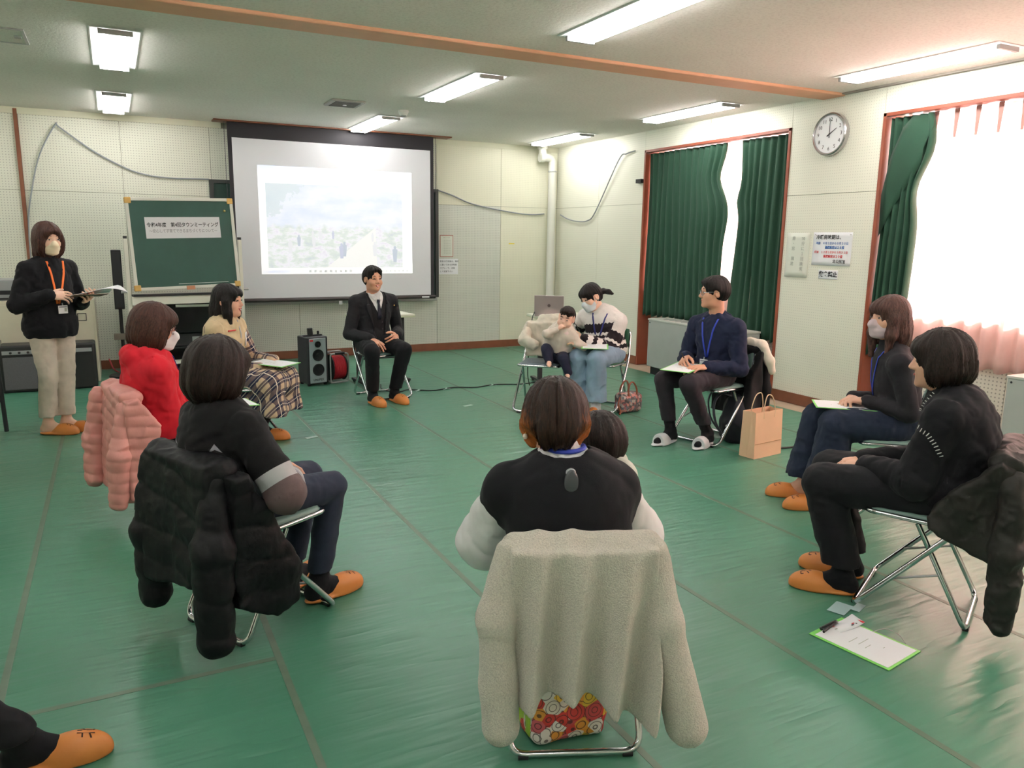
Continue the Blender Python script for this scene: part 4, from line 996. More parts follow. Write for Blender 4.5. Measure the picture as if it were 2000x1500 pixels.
class Fig:
    """one person: joints in a local frame (x = own right, y = forward, z = up)"""
    def __init__(s, loc, yaw, label, name='person', **o):
        s.E = empty(name, loc, yaw, label, 'person'); g = o.get; s.o = o; s.sc = g('sc', 1.0); s.male = g('male', False)
        A = lambda v: np.array(v, float)
        s.pel = A(g('pel', (0, -.085, .525))); s.neck = A(g('neck', (0, -.10, .97))); s.hc = A(g('head', s.neck+A((0, .03, .125)))); s.RH = head_rot(*g('look', (0, 0, 0)))
        s.hs = g('hs', 1.0); sw = g('sw', .182 if s.male else .152); tw = R_(g('twist', 0)); rl = g('sroll', 0.0)
        sx = A((math.cos(tw), math.sin(tw), 0)); s.sx = sx
        mid = s.neck-A((0, .0, g('shd', .068)))
        s.sh = {1: mid+sx*sw+A((0, 0, -rl)), -1: mid-sx*sw+A((0, 0, rl))}
        s.waist = s.pel*.66+s.neck*.34+A((0, g('slouch', -.015), 0)); s.chest = s.pel*.34+s.neck*.66+A((0, g('slouch', -.015)*.8, 0))
        la, lf = (.30, .255) if s.male else (.272, .232); la *= s.sc; lf *= s.sc
        W = g('wrist', {}); P = g('pole', {}); s.wr = {}; s.el = {}
        for k in (1, -1):
            s.wr[k] = A(W.get(k, (k*.10, .16, .60))); s.el[k] = ik(s.sh[k], s.wr[k], la, lf, P.get(k, (k*.3, -.5, -.9)))
        hw = g('hipw', .085); s.hip = {k: s.pel+A((k*hw, 0.01, -.02)) for k in (1, -1)}
        K = g('knee', {}); N_ = g('ankle', {}); s.kn = {}; s.an = {}
        for k in (1, -1):
            s.kn[k] = A(K.get(k, (k*.10, .33, .495))); s.an[k] = A(N_.get(k, (k*.10, .30, .085)))
        s.toe = {k: nrm(A(g('toe', {}).get(k, (k*.12, 1, 0)))) for k in (1, -1)}
        s.hand = {k: g('hand', {}).get(k, {}) for k in (1, -1)}
        s.R = rot_from(s.neck-s.pel, sx)
    def H(s, p): return s.hc+s.RH @ (np.array(p, float)*s.hs)
    # ---- one continuous body
    def torso(s, S, t=0.0, ts=1.0, k=.06):
        w = s.o.get('build', 1.0)
        S.ell(s.pel+np.array((0, -.005, .015)), (.155*w+t, .118*w+t, .105+t), s.R, k); S.ell(s.waist, (.132*w+t, .098*w+t, .14+t), s.R, k)
        S.ell(s.chest, ((.158 if s.male else .148)*w+t, .105*w+t, .155+t), s.R, k)
        m = (s.sh[1]+s.sh[-1])/2
        S.cone(s.sh[-1], s.sh[1], .042*ts+t*.6, .042*ts+t*.6, k)
        for q in (1, -1): S.cone(s.sh[q], s.neck*.85+m*.15, .036+t*.5, .046+t*.5, .03)
        S.cone(s.chest, m+(s.neck-m)*.3, .085+t, .056+t*.6, k)
    def build_body(s, skin, h=.0055, bare_feet=False, face=True):
        S = Sdf(); sc = s.sc; H = s.H; R = s.RH; hs = s.hs
        s.torso(S)
        S.cone(s.neck+np.array((0, .0, -.03)), H((0, -.018, -.055)), .050*sc if not s.male else .057, .050*hs if not s.male else .055, .03)
        for k in (1, -1):
            S.chain([s.sh[k], s.el[k], s.wr[k]], [.045*sc, .037*sc, .025*sc], .02)
            S.chain([s.hip[k], s.kn[k], s.an[k]], [.078*sc, .046*sc, .033*sc], .02)
            f = s.toe[k]; a = s.an[k]; F = lambda d, z: np.array((a[0]+f[0]*d, a[1]+f[1]*d, max(a[2]-.085, 0)+z)) if not bare_feet else a+f*d+np.array((0, 0, z-.055))
            S.cone(a, F(-.025, .042), .034*sc, .031*sc, .02); S.cone(F(-.025, .042), F(.11*sc, .036), .031*sc, .032*sc, .02); S.cone(F(.11*sc, .036), F(.165*sc, .031), .033*sc, .022*sc, .02); S.cone(a, F(.08*sc, .045), .032*sc, .026*sc, .02)
            s.build_hand(S, k)
        # head
        def E(c, r, kk=.02, op='u'): S.ell(H(c), np.array(r)*hs, R, kk*hs, op)
        def C(a, b, ra, rb, kk=.012, op='u'): S.cone(H(a), H(b), ra*hs, rb*hs, kk*hs, op)
        if s.o.get('baby'):
            E((0, -.008, .022), (.082, .092, .082)); E((0, .024, -.035), (.066, .066, .064)); 
            for q in (1, -1): E((q*.036, .052, -.045), (.034, .030, .030))
            C((0, .086, -.012), (0, .094, -.026), .007, .010); E((0, .072, -.084), (.022, .018, .016))
        else:
            E((0, -.012, .030), (.074, .090, .082)); E((0, .022, -.030), (.060, .068, .082), .03); E((0, .034, -.075), (.044 if not s.male else .050, .048, .034), .03)
            for q in (1, -1): E((q*.034, .056, -.028), (.026, .022, .026))
            C((0, .084, .010), (0, .103, -.024), .008, .0115); C((-.034, .073, .026), (.034, .073, .026), .010, .010, .02)
            for q in (1, -1): E((q*.011, .094, -.029), (.008, .010, .007), .008)
            E((0, .076, -.094), (.019, .017, .015))
            for q in (1, -1): E((q*.031, .103, .004), (.017, .017, .011), .014, 's')
            C((-.018, .083, -.052), (.018, .083, -.052), .006, .006, .006); C((-.014, .081, -.062), (.014, .081, -.062), .007, .007, .006)
            if s.o.get('smile'):
                for q in (1, -1): C((q*.018, .082, -.054), (q*.027, .072, -.045), .005, .004, .006); E((q*.038, .064, -.034), (.021, .019, .019))
        for q in (1, -1):
            E((q*.076, -.008, -.006), (.010, .021, .031), .008); E((q*.084, .0, -.004), (.008, .011, .018), .006, 's')
        s.body = sdf_obj('body', S, skin, s.E, h)
        if face: s.face()
        return s
    def build_hand(s, S, k):
        o = s.hand[k]; w = s.wr[k]; d = nrm(o.get('d', s.wr[k]-s.el[k])); n = np.array(o.get('n', (0, 0, 1)), float); n = nrm(n-d*(n@d))
        t = np.cross(n, d)*(1 if k == 1 else -1); q = s.sc*(1.08 if s.male else 1.0)*o.get('q', 1.0); R = np.stack([t, d, n], 1)
        if o.get('fist'):
            S.ell(w+d*.05*q, np.array((.036, .045, .028))*q, R, .01)
        S.cone(w-d*.01, w+d*.03*q, .023*q, .022*q, .012); S.ell(w+d*.052*q, np.array((.040, .050, .0145))*q, R, .012)
        cu = o.get('curl', (25, 30, 20)); sp = o.get('spread', .10)
        for i, (L, r) in enumerate((((.040, .025, .020), .0088), ((.045, .028, .021), .0090), ((.041, .026, .020), .0086), ((.032, .020, .018), .0078))):
            p = w+d*(.088-(.006 if i == 3 else 0)-(.004 if i == 0 else 0))*q+t*(.030-.0205*i)*q; a = 0.0; sd = t*(1.5-i)*sp
            S.cone(w+d*.05*q+t*(.026-.018*i)*q, p, .011*q, r*q*1.04, .006)
            for j in range(3):
                a += R_(cu[j]*(1+.12*i)); dr = nrm(d*math.cos(a)-n*math.sin(a)+sd*(1 if a < 1.2 else .2)); e = p+dr*L[j]*q
                S.cone(p, e, r*q*(1-.05*j), r*q*(.95-.06*j), .0035); p = e
        th = o.get('thumb', (.62, .70, -.35)); dr = nrm(d*th[0]+t*th[1]+n*th[2]); p = w+d*.022*q+t*.024*q-n*.004*q
        for j, L in enumerate((.042, .030, .024)):
            e = p+dr*L*q; S.cone(p, e, (.0125-.0015*j)*q, (.0112-.0015*j)*q, .005); p = e; dr = nrm(dr+d*.35-t*.12)
    def face(s):
        H = s.H; hs = s.hs; R = s.RH; baby = s.o.get('baby'); e = s.body
        sm = s.o.get('smile'); closed = s.o.get('closed')
        for q in (1, -1):
            m = Sdf(); y = .0815 if not baby else .081; z = .004 if not baby else -.004
            if closed or sm: m.chain([H((q*(.031-.015), y+.0045, z-.001)), H((q*.031, y+.0075, z+.0025)), H((q*(.031+.014), y-.002, z-.001))], [.0024*hs, .0042*hs, .0024*hs], .002)
            else: m.ell(H((q*.031, y-.001, z)), np.array((.0125, .008, .0042))*hs, R, .002)
            eye = sdf_obj('eye', m, M_EYE if (closed or sm) else M_EYEW, s.E, .0016)
            if not (closed or sm):
                m = Sdf(); m.ell(H((q*.031, y+.0035, z)), np.array((.0062, .005, .0048))*hs, R, .001); sdf_obj('iris', m, M_EYE, eye, .0014)
            b = Sdf(); z2 = .026 if not baby else .016
            b.chain([H((q*.015, .0845, z2+.004)), H((q*.032, .0825, z2+.006)), H((q*.048, .070, z2+.001))], [.003*hs, .0042*hs, .0022*hs], .002)
            sdf_obj('eyebrow', b, s.o.get('hairmat', H_BLACK), s.E, .002)
        if not s.o.get('masked'):
            m = Sdf()
            if baby: m.chain([H((-.012, .083, -.056)), H((0, .089, -.057)), H((.012, .083, -.056))], [.004*hs, .005*hs, .004*hs], .003)
            elif sm: m.chain([H((-.027, .079, -.046)), H((-.012, .0925, -.054)), H((.012, .0925, -.054)), H((.027, .079, -.046))], [.003, .0042, .0042, .003], .003); m.chain([H((-.022, .083, -.054)), H((0, .0925, -.067)), H((.022, .083, -.054))], [.003, .005, .003], .003)
            else: m.chain([H((-.020, .082, -.0565)), H((0, .0905, -.0555)), H((.020, .082, -.0565))], [.0028, .0048, .0028], .003)
            l = sdf_obj('lips', m, M_LIP, s.E, .002)
            if sm:
                m = Sdf(); m.chain([H((-.019, .086, -.0515)), H((0, .0945, -.060)), H((.019, .086, -.0515))], [.003, .0048, .003], .002); sdf_obj('teeth', m, M_TEETH, l, .0018)
    # ---- clothing
    def limbs(s):
        L = [('t', s.pel, s.neck, s.sx)]
        for k in (1, -1): L += [('a', s.sh[k], s.el[k], None), ('f', s.el[k], s.wr[k], None)]
        return L
    def gc(s, V):
        """garment coordinates: x = metres along the limb or torso, y = metres around, z = limb id"""
        best = np.full(len(V), 9.0); out = np.zeros((len(V), 3))
        off = {'t': 0.0, 'a': 0.0, 'f': .27}
        for i, (n, a, b, xh) in enumerate(s.limbs()):
            d = b-a; L = np.linalg.norm(d); u = d/L; q = V-a; t = np.clip(q@u, 0 if n != 't' else -.3, L+(.1 if n == 't' else 0)); c = q-t[:, None]*u
            r = np.linalg.norm(c, axis=1)-(.12 if n == 't' else .04); m = r < best
            Rr = rot_from(u, (1, 0, 0) if abs(u[0]) < .8 else (0, 1, 0)); an = np.arctan2(c@Rr[:, 0], c@Rr[:, 1])
            out[m] = np.stack([t if n == 't' else .36-t-off[n], an*(.15 if n == 't' else .055), np.full(len(V), float(n != 't'))], 1)[m]; best[m] = r[m]
        return {'gc': out}
    def top(s, material, name='sweater', t=.016, sl=(.016, .016, .014), hem=None, wr=.006, seed=1, neckcut=True, collar=0.0, h=.0065, end=1.0, extra=None, sleeves=True, flare=0.0):
        S = Sdf(); s.torso(S, t, 1.15)
        if flare: S.ell(s.pel+np.array((0, .0, -.01)), (.165+flare, .13+flare, .10), s.R, .06)
        for k in (1, -1):
            if sleeves:
                e = s.el[k]+(s.wr[k]-s.el[k])*end
                S.chain([s.sh[k], s.el[k], e], [.046*s.sc+sl[0]*.8, .038*s.sc+sl[1]*.85, .027*s.sc+sl[2]], .016)
            else: S.cone(s.sh[k], s.sh[k]+(s.el[k]-s.sh[k])*.06, .044*s.sc+t*.5, .042*s.sc+t*.5, .03)
        if collar: S.cone(s.neck+np.array((0, 0, -.02)), s.neck+nrm(s.hc-s.neck)*collar, .062*s.sc, .058*s.sc, .02)
        if extra: extra(S)
        def folds(P):
            g = s.gc(P)['gc']; w = np.stack([g[:, 0]*26+g[:, 1]*9, g[:, 1]*13, g[:, 2]*3], 1); n1 = vnoise(w, seed); w2 = np.stack([g[:, 0]*13-g[:, 1]*11, g[:, 1]*9, g[:, 2]*5+2], 1); n2 = vnoise(w2, seed+3)
            return wr*((1-np.abs(n1)*2.2)*.42+(1-np.abs(n2)*2)*.5-.3)
        S.disp.append(folds); S.disp.append(wrinkle(wr*.5, (15, 15, 10), seed)); S.disp.append(wrinkle(wr*.25, (44, 44, 30), seed+9))
        hz = s.pel[2]-.07 if hem is None else hem
        S.cut((0, 0, hz), (0, 0, -1))
        if sleeves:
            pass
        o = sdf_obj(name, S, material, s.E, h, 1, s.gc); s.topo = o; return o
    def pants(s, material, name='trousers', t=.014, rad=None, seed=2, wr=.005, hemz=.12, h=.007, flareknee=0.0):
        S = Sdf(); r = rad or (.092, .068, .052)
        S.ell(s.pel+np.array((0, -.005, .0)), (.155+t, .118+t, .10), s.R, .05)
        for k in (1, -1):
            S.chain([s.hip[k], s.kn[k]], [r[0], r[1]], .02)
            a = s.kn[k]; b = s.an[k]; q = (hemz-a[2])/(b[2]-a[2]) if abs(b[2]-a[2]) > .05 else 1.0
            S.cone(a, a+(b-a)*min(q, 1.0), r[1]*.97, r[2], .008)
        S.disp.append(wrinkle(wr, (12, 12, 9), seed)); S.disp.append(wrinkle(wr*.5, (30, 30, 26), seed+4))
        S.cut((0, 0, hemz), (0, 0, -1)) if hemz else None
        o = sdf_obj(name, S, material, s.E, h, 1); s.pant = o; return o
    def feet(s, kind='tan', sock=None):
        for k in (1, -1):
            a = s.an[k]; f = s.toe[k]; sd = np.array((f[1], -f[0], 0)); z0 = max(a[2]-.085, 0.0); q = s.sc*(1.07 if s.male else 1.0)
            F = lambda d, z, x=0.0: np.array((a[0]+f[0]*d*q+sd[0]*x, a[1]+f[1]*d*q+sd[1]*x, z0+z)); R = np.stack([sd, f, (0, 0, 1)], 1)
            if sock is not None:
                S = Sdf(); S.chain([s.kn[k]*.3+a*.7, a, F(-.025, .044)], [.043, .0385, .036], .02); S.cone(F(-.025, .042), F(.11, .036), .0345, .0335, .02); S.cone(F(.11, .036), F(.165, .033), .033, .024, .02); S.cone(a, F(.085, .045), .036, .030, .02)
                S.disp.append(wrinkle(.002, (40, 40, 40), 3)); sdf_obj('sock', S, sock, s.E, .005, 1)
            if kind is None: continue
            m = M_SLIP if kind == 'tan' else M_SLIPW
            S = Sdf(); S.ell(F(.075, .012), np.array((.049, .142, .013))*q, R, .01); S.ell(F(.015, .012), np.array((.040, .075, .013))*q, R, .01)
            U = lambda X, Y, Z: np.maximum(Sdf.ev('e', (F(.118, .020), np.array((.051, .104, .064))*q, R), X, Y, Z), -((X-a[0])*f[0]+(Y-a[1])*f[1]-.045*q)*.8-(Z-z0)*.35)
            if kind == 'open':
                U0 = U; U = lambda X, Y, Z: np.maximum(U0(X, Y, Z), ((X-a[0])*f[0]+(Y-a[1])*f[1]-.150*q))
            S.fn(U, F(.118, .02)-.12*q, F(.118, .02)+.12*q, .008)
            S.cut((0, 0, z0+.001), (0, 0, -1))
            o = sdf_obj('slipper', S, m, s.E, .0045, 1)
            if kind == 'tan':
                bv = BVHTree.FromObject(o, bpy.context.evaluated_depsgraph_get())
                cu = text('slipper_lettering', '北', .05*q, mat('slipper_ink', (84, 50, 34), .6), o, Matrix.Identity(4), bold=.0004)
                for v in cu.data.vertices:
                    X = F(.158-v.co.y, 0, v.co.x*-1); hit = bv.ray_cast(Vector((X[0], X[1], z0+.3)), Vector((0, 0, -1)))
                    v.co = (X[0], X[1], (hit[0].z if hit[0] else z0+.05)+.0012)
    def mask(s, material):
        H = s.H; S = Sdf(); R = s.RH
        S.ell(H((0, .028, -.052)), (.064, .068, .056), R, .02); S.cone(H((0, .088, -.006)), H((0, .103, -.032)), .008, .0155, .02); S.cone(H((0, .104, -.030)), H((0, .088, -.080)), .0165, .020, .03); S.ell(H((0, .048, -.090)), (.038, .044, .020), R, .03)
        f = R[:, 1]; u = R[:, 2]
        S.cut(H((0, .022, 0)), -f); S.cut(H((0, 0, -.026)), u*.95+f*-.34)
        def pl(P): q = (P-s.hc)@u; return .0008*np.sin(q*210)
        S.disp.append(pl)
        o = sdf_obj('face_mask', S, material, s.E, .0045, 1)
        for q in (1, -1):
            for z in (-.022, -.072): MB().tube(spline([H((q*.060, .035, z)), H((q*.072, .012, z*.7-.008)), H((q*.079, -.010, -.008 if z > -.05 else -.03))], 5), .0016, 5).build('ear_loop', material, o)
    def glasses(s, material, lens=None):
        H = s.H; m = MB()
        for q in (1, -1):
            c = [H((q*.032+.0235*math.cos(a), .097-.010*abs(math.cos(a))*(1 if math.cos(a)*q > 0 else .2), .000+.017*math.sin(a))) for a in [2*math.pi*i/20 for i in range(20)]]
            m.tube(c, .0016, 6, closed=True); m.tube([H((q*.055, .089, .004)), H((q*.077, .05, .008)), H((q*.080, -.01, .006))], .0015, 6)
        m.tube([H((-.009, .1005, .003)), H((0, .1035, .006)), H((.009, .1005, .003))], .0014, 6)
        o = m.build('glasses', material, s.E)
        for q in (1, -1):
            pts = [H((q*.032+.0225*math.cos(a), .0965-.010*abs(math.cos(a))*(1 if math.cos(a)*q > 0 else .2), .016*math.sin(a))) for a in [2*math.pi*i/16 for i in range(16)]]
            MB().add(pts, [tuple(range(16))]).build('lens', M_GLASS, o)
    def lanyard(s, material, low=.60, xo=0.0, badge=True, wid=.007, yref=None):
        bv = BVHTree.FromObject(s.topo, bpy.context.evaluated_depsgraph_get()); nk = s.neck
        def hit(x, z):
            c = nk*((z-s.pel[2])/(nk[2]-s.pel[2]))+s.pel*(1-(z-s.pel[2])/(nk[2]-s.pel[2])); r = bv.ray_cast(Vector((x+c[0]*.5, c[1]+.19, z)), Vector((0, -1, 0)))
            return (r[0]+Vector((0, .004, 0))) if r[0] else Vector((x, c[1]+.13, z))
        for k in (1, -1):
            pts = [Vector(nk+np.array((k*.02, -.055, .045))), Vector(nk+np.array((k*.06, -.02, .035)))]+[hit(k*(.066-.060*t)+xo*t, nk[2]-.01-(nk[2]-.01-low)*t) for t in [i/7 for i in range(8)]]
            V = []; F = []
            for i, p in enumerate(pts):
                d = (pts[min(i+1, len(pts)-1)]-pts[max(i-1, 0)]).normalized(); w = Vector((1, 0, 0)); w = (w-d*w.dot(d)).normalized()*wid
                if i < 2: w = Vector((k*.3, .8, -.4)).normalized()*wid
                V += [p-w, p+w]
            F = [(2*i, 2*i+1, 2*i+3, 2*i+2) for i in range(len(pts)-1)]
            o = MB().add(V, F, True).build('lanyard', material, s.E); md = o.modifiers.new('t', 'SOLIDIFY'); md.thickness = .0016
        if badge:
            p = hit(xo, low); q = hit(xo, low-.06); n = .012
            b = MB().box((-.036, -.0015, -.06), (.036, .0015, 0), Matrix.Translation((xo, max(p.y, q.y)+n, low-.012))).build('name_badge', M_CARD, s.E, bevel=.002)
            MB().box((-.028, .0016, -.045), (-.010, .0022, -.02), Matrix.Translation((xo, max(p.y, q.y)+n, low-.012))).build('badge_print', M_GREYINK, b)
            MB().box((-.030, -.0018, -.016), (.030, .0020, -.006), Matrix.Translation((xo, max(p.y, q.y)+n, low-.012))).build('badge_strip', mat('badge_strip_grey', (160, 164, 172), .4), b)
            MB().tube([(xo, max(p.y, q.y)+n*.6, low+.005), (xo, max(p.y, q.y)+n, low-.012)], .004, 6).build('clip', M_LGREY, b)
    # ---- hair
    def hairdo(s, material, style, L=.10, bangs=.030, vol=0.0, seed=1, h=.0055, extra=None, win=(.060, .125, -.055, .085)):
        H = s.H; R = s.RH; hs = s.hs; S = Sdf()
        def E(c, r, kk=.02, op='u'): S.ell(H(c), np.array(r)*hs, R, kk*hs, op)
        E((0, -.014, .036), (.084+vol, .102+vol, .088+vol*.8))
        if style == 'bob':
            E((0, -.022, -.01), (.090+vol, .098+vol, .10+vol)); E((0, -.030, -L*.6), (.086+vol, .080+vol, .05+L*.45), .03)
            for q in (1, -1): E((q*.070, .025, -.035), (.026+vol*.5, .045, .075), .03)
            E((0, .066, .052), (.062, .034, .036), .03)
        elif style == 'taper':
            E((0, -.020, .005), (.090+vol, .100+vol, .098+vol)); E((0, -.036, -L), (.058, .058, .055), .05); E((0, -.040, -.02-L*.35), (.078+vol, .078, .06), .04)
            for q in (1, -1): E((q*.070, .018, -.035), (.024+vol*.4, .042, .062), .03)
            E((0, .066, .052), (.062, .034, .036), .03)
        elif style == 'long':
            E((0, -.022, -.01), (.088+vol, .098+vol, .10)); E((0, -.045, -.09), (.088+vol, .066, .10), .03)
            S.chain([H((0, -.06, -.08)), H((0, -.075, -L))], [.075, .055], .04)
            for q in (1, -1): S.chain([H((q*.070, .025, .0)), H((q*.072, .035, -.09)), H((q*.062, .045, -L))], [.026, .026, .014], .03)
            E((0, .066, .054), (.062, .034, .034), .03)
        elif style == 'tied':
            E((0, -.02, .0), (.080, .098, .085)); E((0, .055, .060), (.060, .040, .030), .03)
        elif style == 'short':
            E((0, -.030, .01), (.082+vol, .090+vol, .088+vol)); E((0, .040, .076), (.064, .050, .026), .03)
        if extra: extra(S, E)
        wx, wy, wz, wzr = win
        S.ell(H((0, wy, wz)), np.array((wx, .082, wzr))*hs, R, .012, 's')
        f, u, x = R[:, 1], R[:, 2], R[:, 0]
        if style in ('short', 'tied'):
            for q in (1, -1): E((q*.088, .008, -.018), (.030, .026, .042), .012, 's')
            E((0, .05, -.075), (.10, .075, .065), .02, 's')
            S.cut(H((0, 0, -.062)), -u)
        else: S.cut(H((0, 0, -L-(.02 if style != 'taper' else .05))), -u)
        c0 = s.hc.copy()
        def strand(P):
            q = (P-c0)@R; az = np.arctan2(q[:, 0], q[:, 1]+.012*hs); zz = q[:, 2]
            n = vnoise(np.stack([az*9, zz*6, np.full_like(az, seed)], 1), seed)+.5*vnoise(np.stack([az*24, zz*9, np.full_like(az, seed+3)], 1), seed+1)
            return (.0045+.002*(zz < 0))*n*hs+ (.006*vnoise(np.stack([az*14, zz*0, zz*0], 1), seed+7)*np.clip((-zz-L*.5*hs)/.03, 0, 1) if style in ('bob', 'long', 'taper') else 0)
        S.disp.append(strand)
        def at(V):
            q = (V-c0)@R; az = np.arctan2(q[:, 0], q[:, 1]); zz = q[:, 2]/hs
            return {'hc': np.stack([az, zz*6, np.clip((.075-zz)/.13, 0, 1)*np.clip(np.abs(np.sin(az))*1.7-.55, 0, 1)], 1)}
        o = sdf_obj('hair', S, material, s.E, h, 0, at); s.hairo = o; return o
# ------------------------------------------------------------------ patterned fabrics
def gmat(name, fn, rough=.85, bscale=500, bdist=.002, bump=.3):
    T = NT(name); vec, o = T.attr('gc'); c = fn(T, o)
    T.set(Base_Color=c, Roughness=rough); T.p.inputs['Sheen Weight'].default_value = .05; T.p.inputs['Specular IOR Level'].default_value = .25
    T.bump(T.noise(T.obj(), bscale, 3), bump, bdist); return T.m
def tri(T, v, per): return T.math('ABSOLUTE', T.math('SUBTRACT', T.math('FRACT', T.math('DIVIDE', v, per)), .5))
def f_stripe(T, o):
    jag = T.math('MULTIPLY', tri(T, o[1], .035), .022)
    h = T.math('ADD', T.math('SUBTRACT', .42, o[0]), jag); W = srgb(232, 228, 224); K = srgb(36, 29, 34)
    return T.ramp(T.math('DIVIDE', h, .62), [(0, W), (.27, K), (.40, W), (.44, K), (.55, W), (.60, K), (.66, W), (.74, K), (.80, W), (.88, K), (.94, W)], 'CONSTANT')
M_STRIPE = gmat('black_white_jagged_sweater', f_stripe, bscale=140, bdist=.006, bump=.5)
def f_patch(T, o):
    zig = T.math('MULTIPLY', tri(T, T.math('ADD', T.math('MULTIPLY', o[1], T.math('LESS_THAN', o[2], .5)), .02), .15), .22)
    low = T.math('LESS_THAN', o[0], T.math('SUBTRACT', .26, zig))
    cell = T.math('FRACT', T.math('MULTIPLY', T.math('ADD', T.math('FLOOR', T.math('DIVIDE', T.math('ADD', o[0], T.math('MULTIPLY', zig, .4)), .08)), T.math('FLOOR', T.math('DIVIDE', T.math('MULTIPLY', o[1], T.math('LESS_THAN', o[2], .5)), .095))), .381))
    pc = T.ramp(cell, [(0, srgb(150, 150, 158)), (.34, srgb(98, 82, 82)), (.6, srgb(176, 176, 178)), (.8, srgb(36, 34, 36))], 'CONSTANT')
    return T.mix(low, srgb(20, 19, 21), pc)
M_PATCH = gmat('black_grey_patchwork_sweater', f_patch)
def plaid_cols(T, a, b):
    def band(v, per, w, ph=0.0): return T.math('LESS_THAN', T.math('ABSOLUTE', T.math('SUBTRACT', T.math('FRACT', T.math('ADD', T.math('DIVIDE', v, per), ph)), .5)), w)
    s = T.math('ADD', band(a, .085, .24), band(b, .085, .24)); c = T.ramp(T.math('MULTIPLY', s, .5), [(0, srgb(34, 38, 66)), (.3, srgb(108, 92, 92)), (.8, srgb(206, 182, 152))], 'CONSTANT')
    th = T.math('MAXIMUM', band(a, .085, .025, .5), band(b, .085, .025, .5)); c = T.mix(th, c, srgb(226, 214, 196))
    return c
M_PLAID_G = gmat('navy_beige_plaid_shirt', lambda T, o: plaid_cols(T, o[0], T.math('ADD', o[1], .01)))
def plaid_obj():
    T = NT('navy_beige_plaid_skirt'); o = T.sep(T.obj()); c = plaid_cols(T, o[0], T.math('SUBTRACT', o[1], T.math('MULTIPLY', o[2], 1.0)))
    T.set(Base_Color=c, Roughness=.85); T.bump(T.noise(T.obj(), 500, 2), .25, .002); return T.m
M_PLAID_O = plaid_obj()

def patch(name, surf, rows, material, parent, off=.003, y0=.35, thick=.003, n=4):
    """strip of cloth laid on the front of a garment: rows = (x_left, x_right, z)"""
    bv = BVHTree.FromObject(surf, bpy.context.evaluated_depsgraph_get()); V = []; F = []
    for xl, xr, z in rows:
        for i in range(n+1):
            x = xl+(xr-xl)*i/n; r = bv.ray_cast(Vector((x, y0, z)), Vector((0, -1, 0))); y = (r[0].y if r[0] else 0)+off; V.append((x, y, z))
    m = n+1
    for j in range(len(rows)-1):
        for i in range(n): a = j*m+i; F.append((a, a+1, a+m+1, a+m))
    o = MB().add(V, F, True).build(name, material, parent); md = o.modifiers.new('t', 'SOLIDIFY'); md.thickness = thick; md.offset = 1; return o

# ------------------------------------------------------------------ S: man in the dark suit
l, a = spot('S')
S_ = Fig(l, a, 'smiling man in a dark three-piece suit seated before the screen', male=True, smile=True, hairmat=H_BLACK, pel=(.05, -.08, .53), neck=(.02, -.10, .965), head=(.045, -.055, 1.115), look=(2, -2, 0),
         wrist={1: (.185, .15, .585), -1: (-.11, .12, .60)}, pole={1: (.45, -.6, -.6), -1: (-.45, -.6, -.6)}, knee={1: (.25, .33, .495), -1: (-.07, .33, .485)}, ankle={1: (.215, .25, .085), -1: (-.005, .25, .085)},
         toe={1: (.0, 1, 0), -1: (-.05, 1, 0)}, hand={1: dict(d=(-.25, .85, -.35), n=(.1, .35, .9), curl=(14, 18, 12)), -1: dict(d=(.55, .6, -.2), n=(-.75, .35, .5), curl=(30, 40, 25))})
S_.build_body(SKINM, .0048)
S_.hairdo(H_BLACK, 'short', seed=4, win=(.068, .130, -.025, .132))
S_.pants(M_TROUSER, rad=(.095, .072, .056), hemz=.12); S_.feet('tan', M_SOCK)
sh = S_.top(M_WHITE, 'shirt', t=.009, sleeves=False, wr=.002, hem=.62, collar=.055)
wc = S_.top(M_SUITV, 'waistcoat', t=.016, sleeves=False, wr=.003, hem=.50, extra=lambda S: S.fn(lambda X, Y, Z: np.maximum(np.abs(X-.025)-np.clip((Z-.78)*.42, -.02, .07), .0-(Y-S_.chest[1])-.0*Z), (-.2, -.1, .7), (.25, .2, 1.1), .006, 's'))
jk = S_.top(M_SUIT, 'suit_jacket', t=.027, sl=(.022, .022, .020), wr=.004, hem=.47, seed=5, extra=lambda S: S.fn(lambda X, Y, Z: np.maximum(np.abs(X-.025)-np.clip(.052+(Z-.62)*.12, .045, .095), -(Y-S_.chest[1]-.0)), (-.2, -.12, .40), (.25, .3, 1.1), .008, 's'))
patch('tie', sh, [(.010, .034, .925), (.006, .038, .908), (.012, .032, .888), (.006, .038, .84), (.002, .042, .78), (.004, .040, .74)], fabric('dark_navy_tie', (24, 28, 42), .5), S_.E, .009)
for q in (1, -1):
    patch('lapel', jk, [(.025+q*.078, .025+q*.098, .93), (.025+q*.072, .025+q*.125, .88), (.025+q*.068, .025+q*.118, .83), (.025+q*.062, .025+q*.085, .74), (.025+q*.056, .025+q*.062, .64)], M_SUIT, jk, .004)
    patch('shirt_collar', sh, [(.022+q*.034, .022+q*.058, .968), (.022+q*.018, .022+q*.062, .952), (.022+q*.012, .022+q*.052, .934), (.022+q*.024, .022+q*.034, .912)], M_WHITE, sh, .006)
for z in (.78, .72, .66): MB().lathe([(.006, 0), (.005, .003)], 10, frame_M((.025, .075+.012, z), (-1, 0, 0), (0, 0, 1))).build('waistcoat_button', M_BP2, wc)
MB().lathe([(.007, 0), (.004, .004)], 10, frame_M((-.115, .055, .87), (-1, 0, 0), (0, 0, 1))).build('lapel_pin', mat('gold_pin', (206, 168, 84), .25, .9), jk)
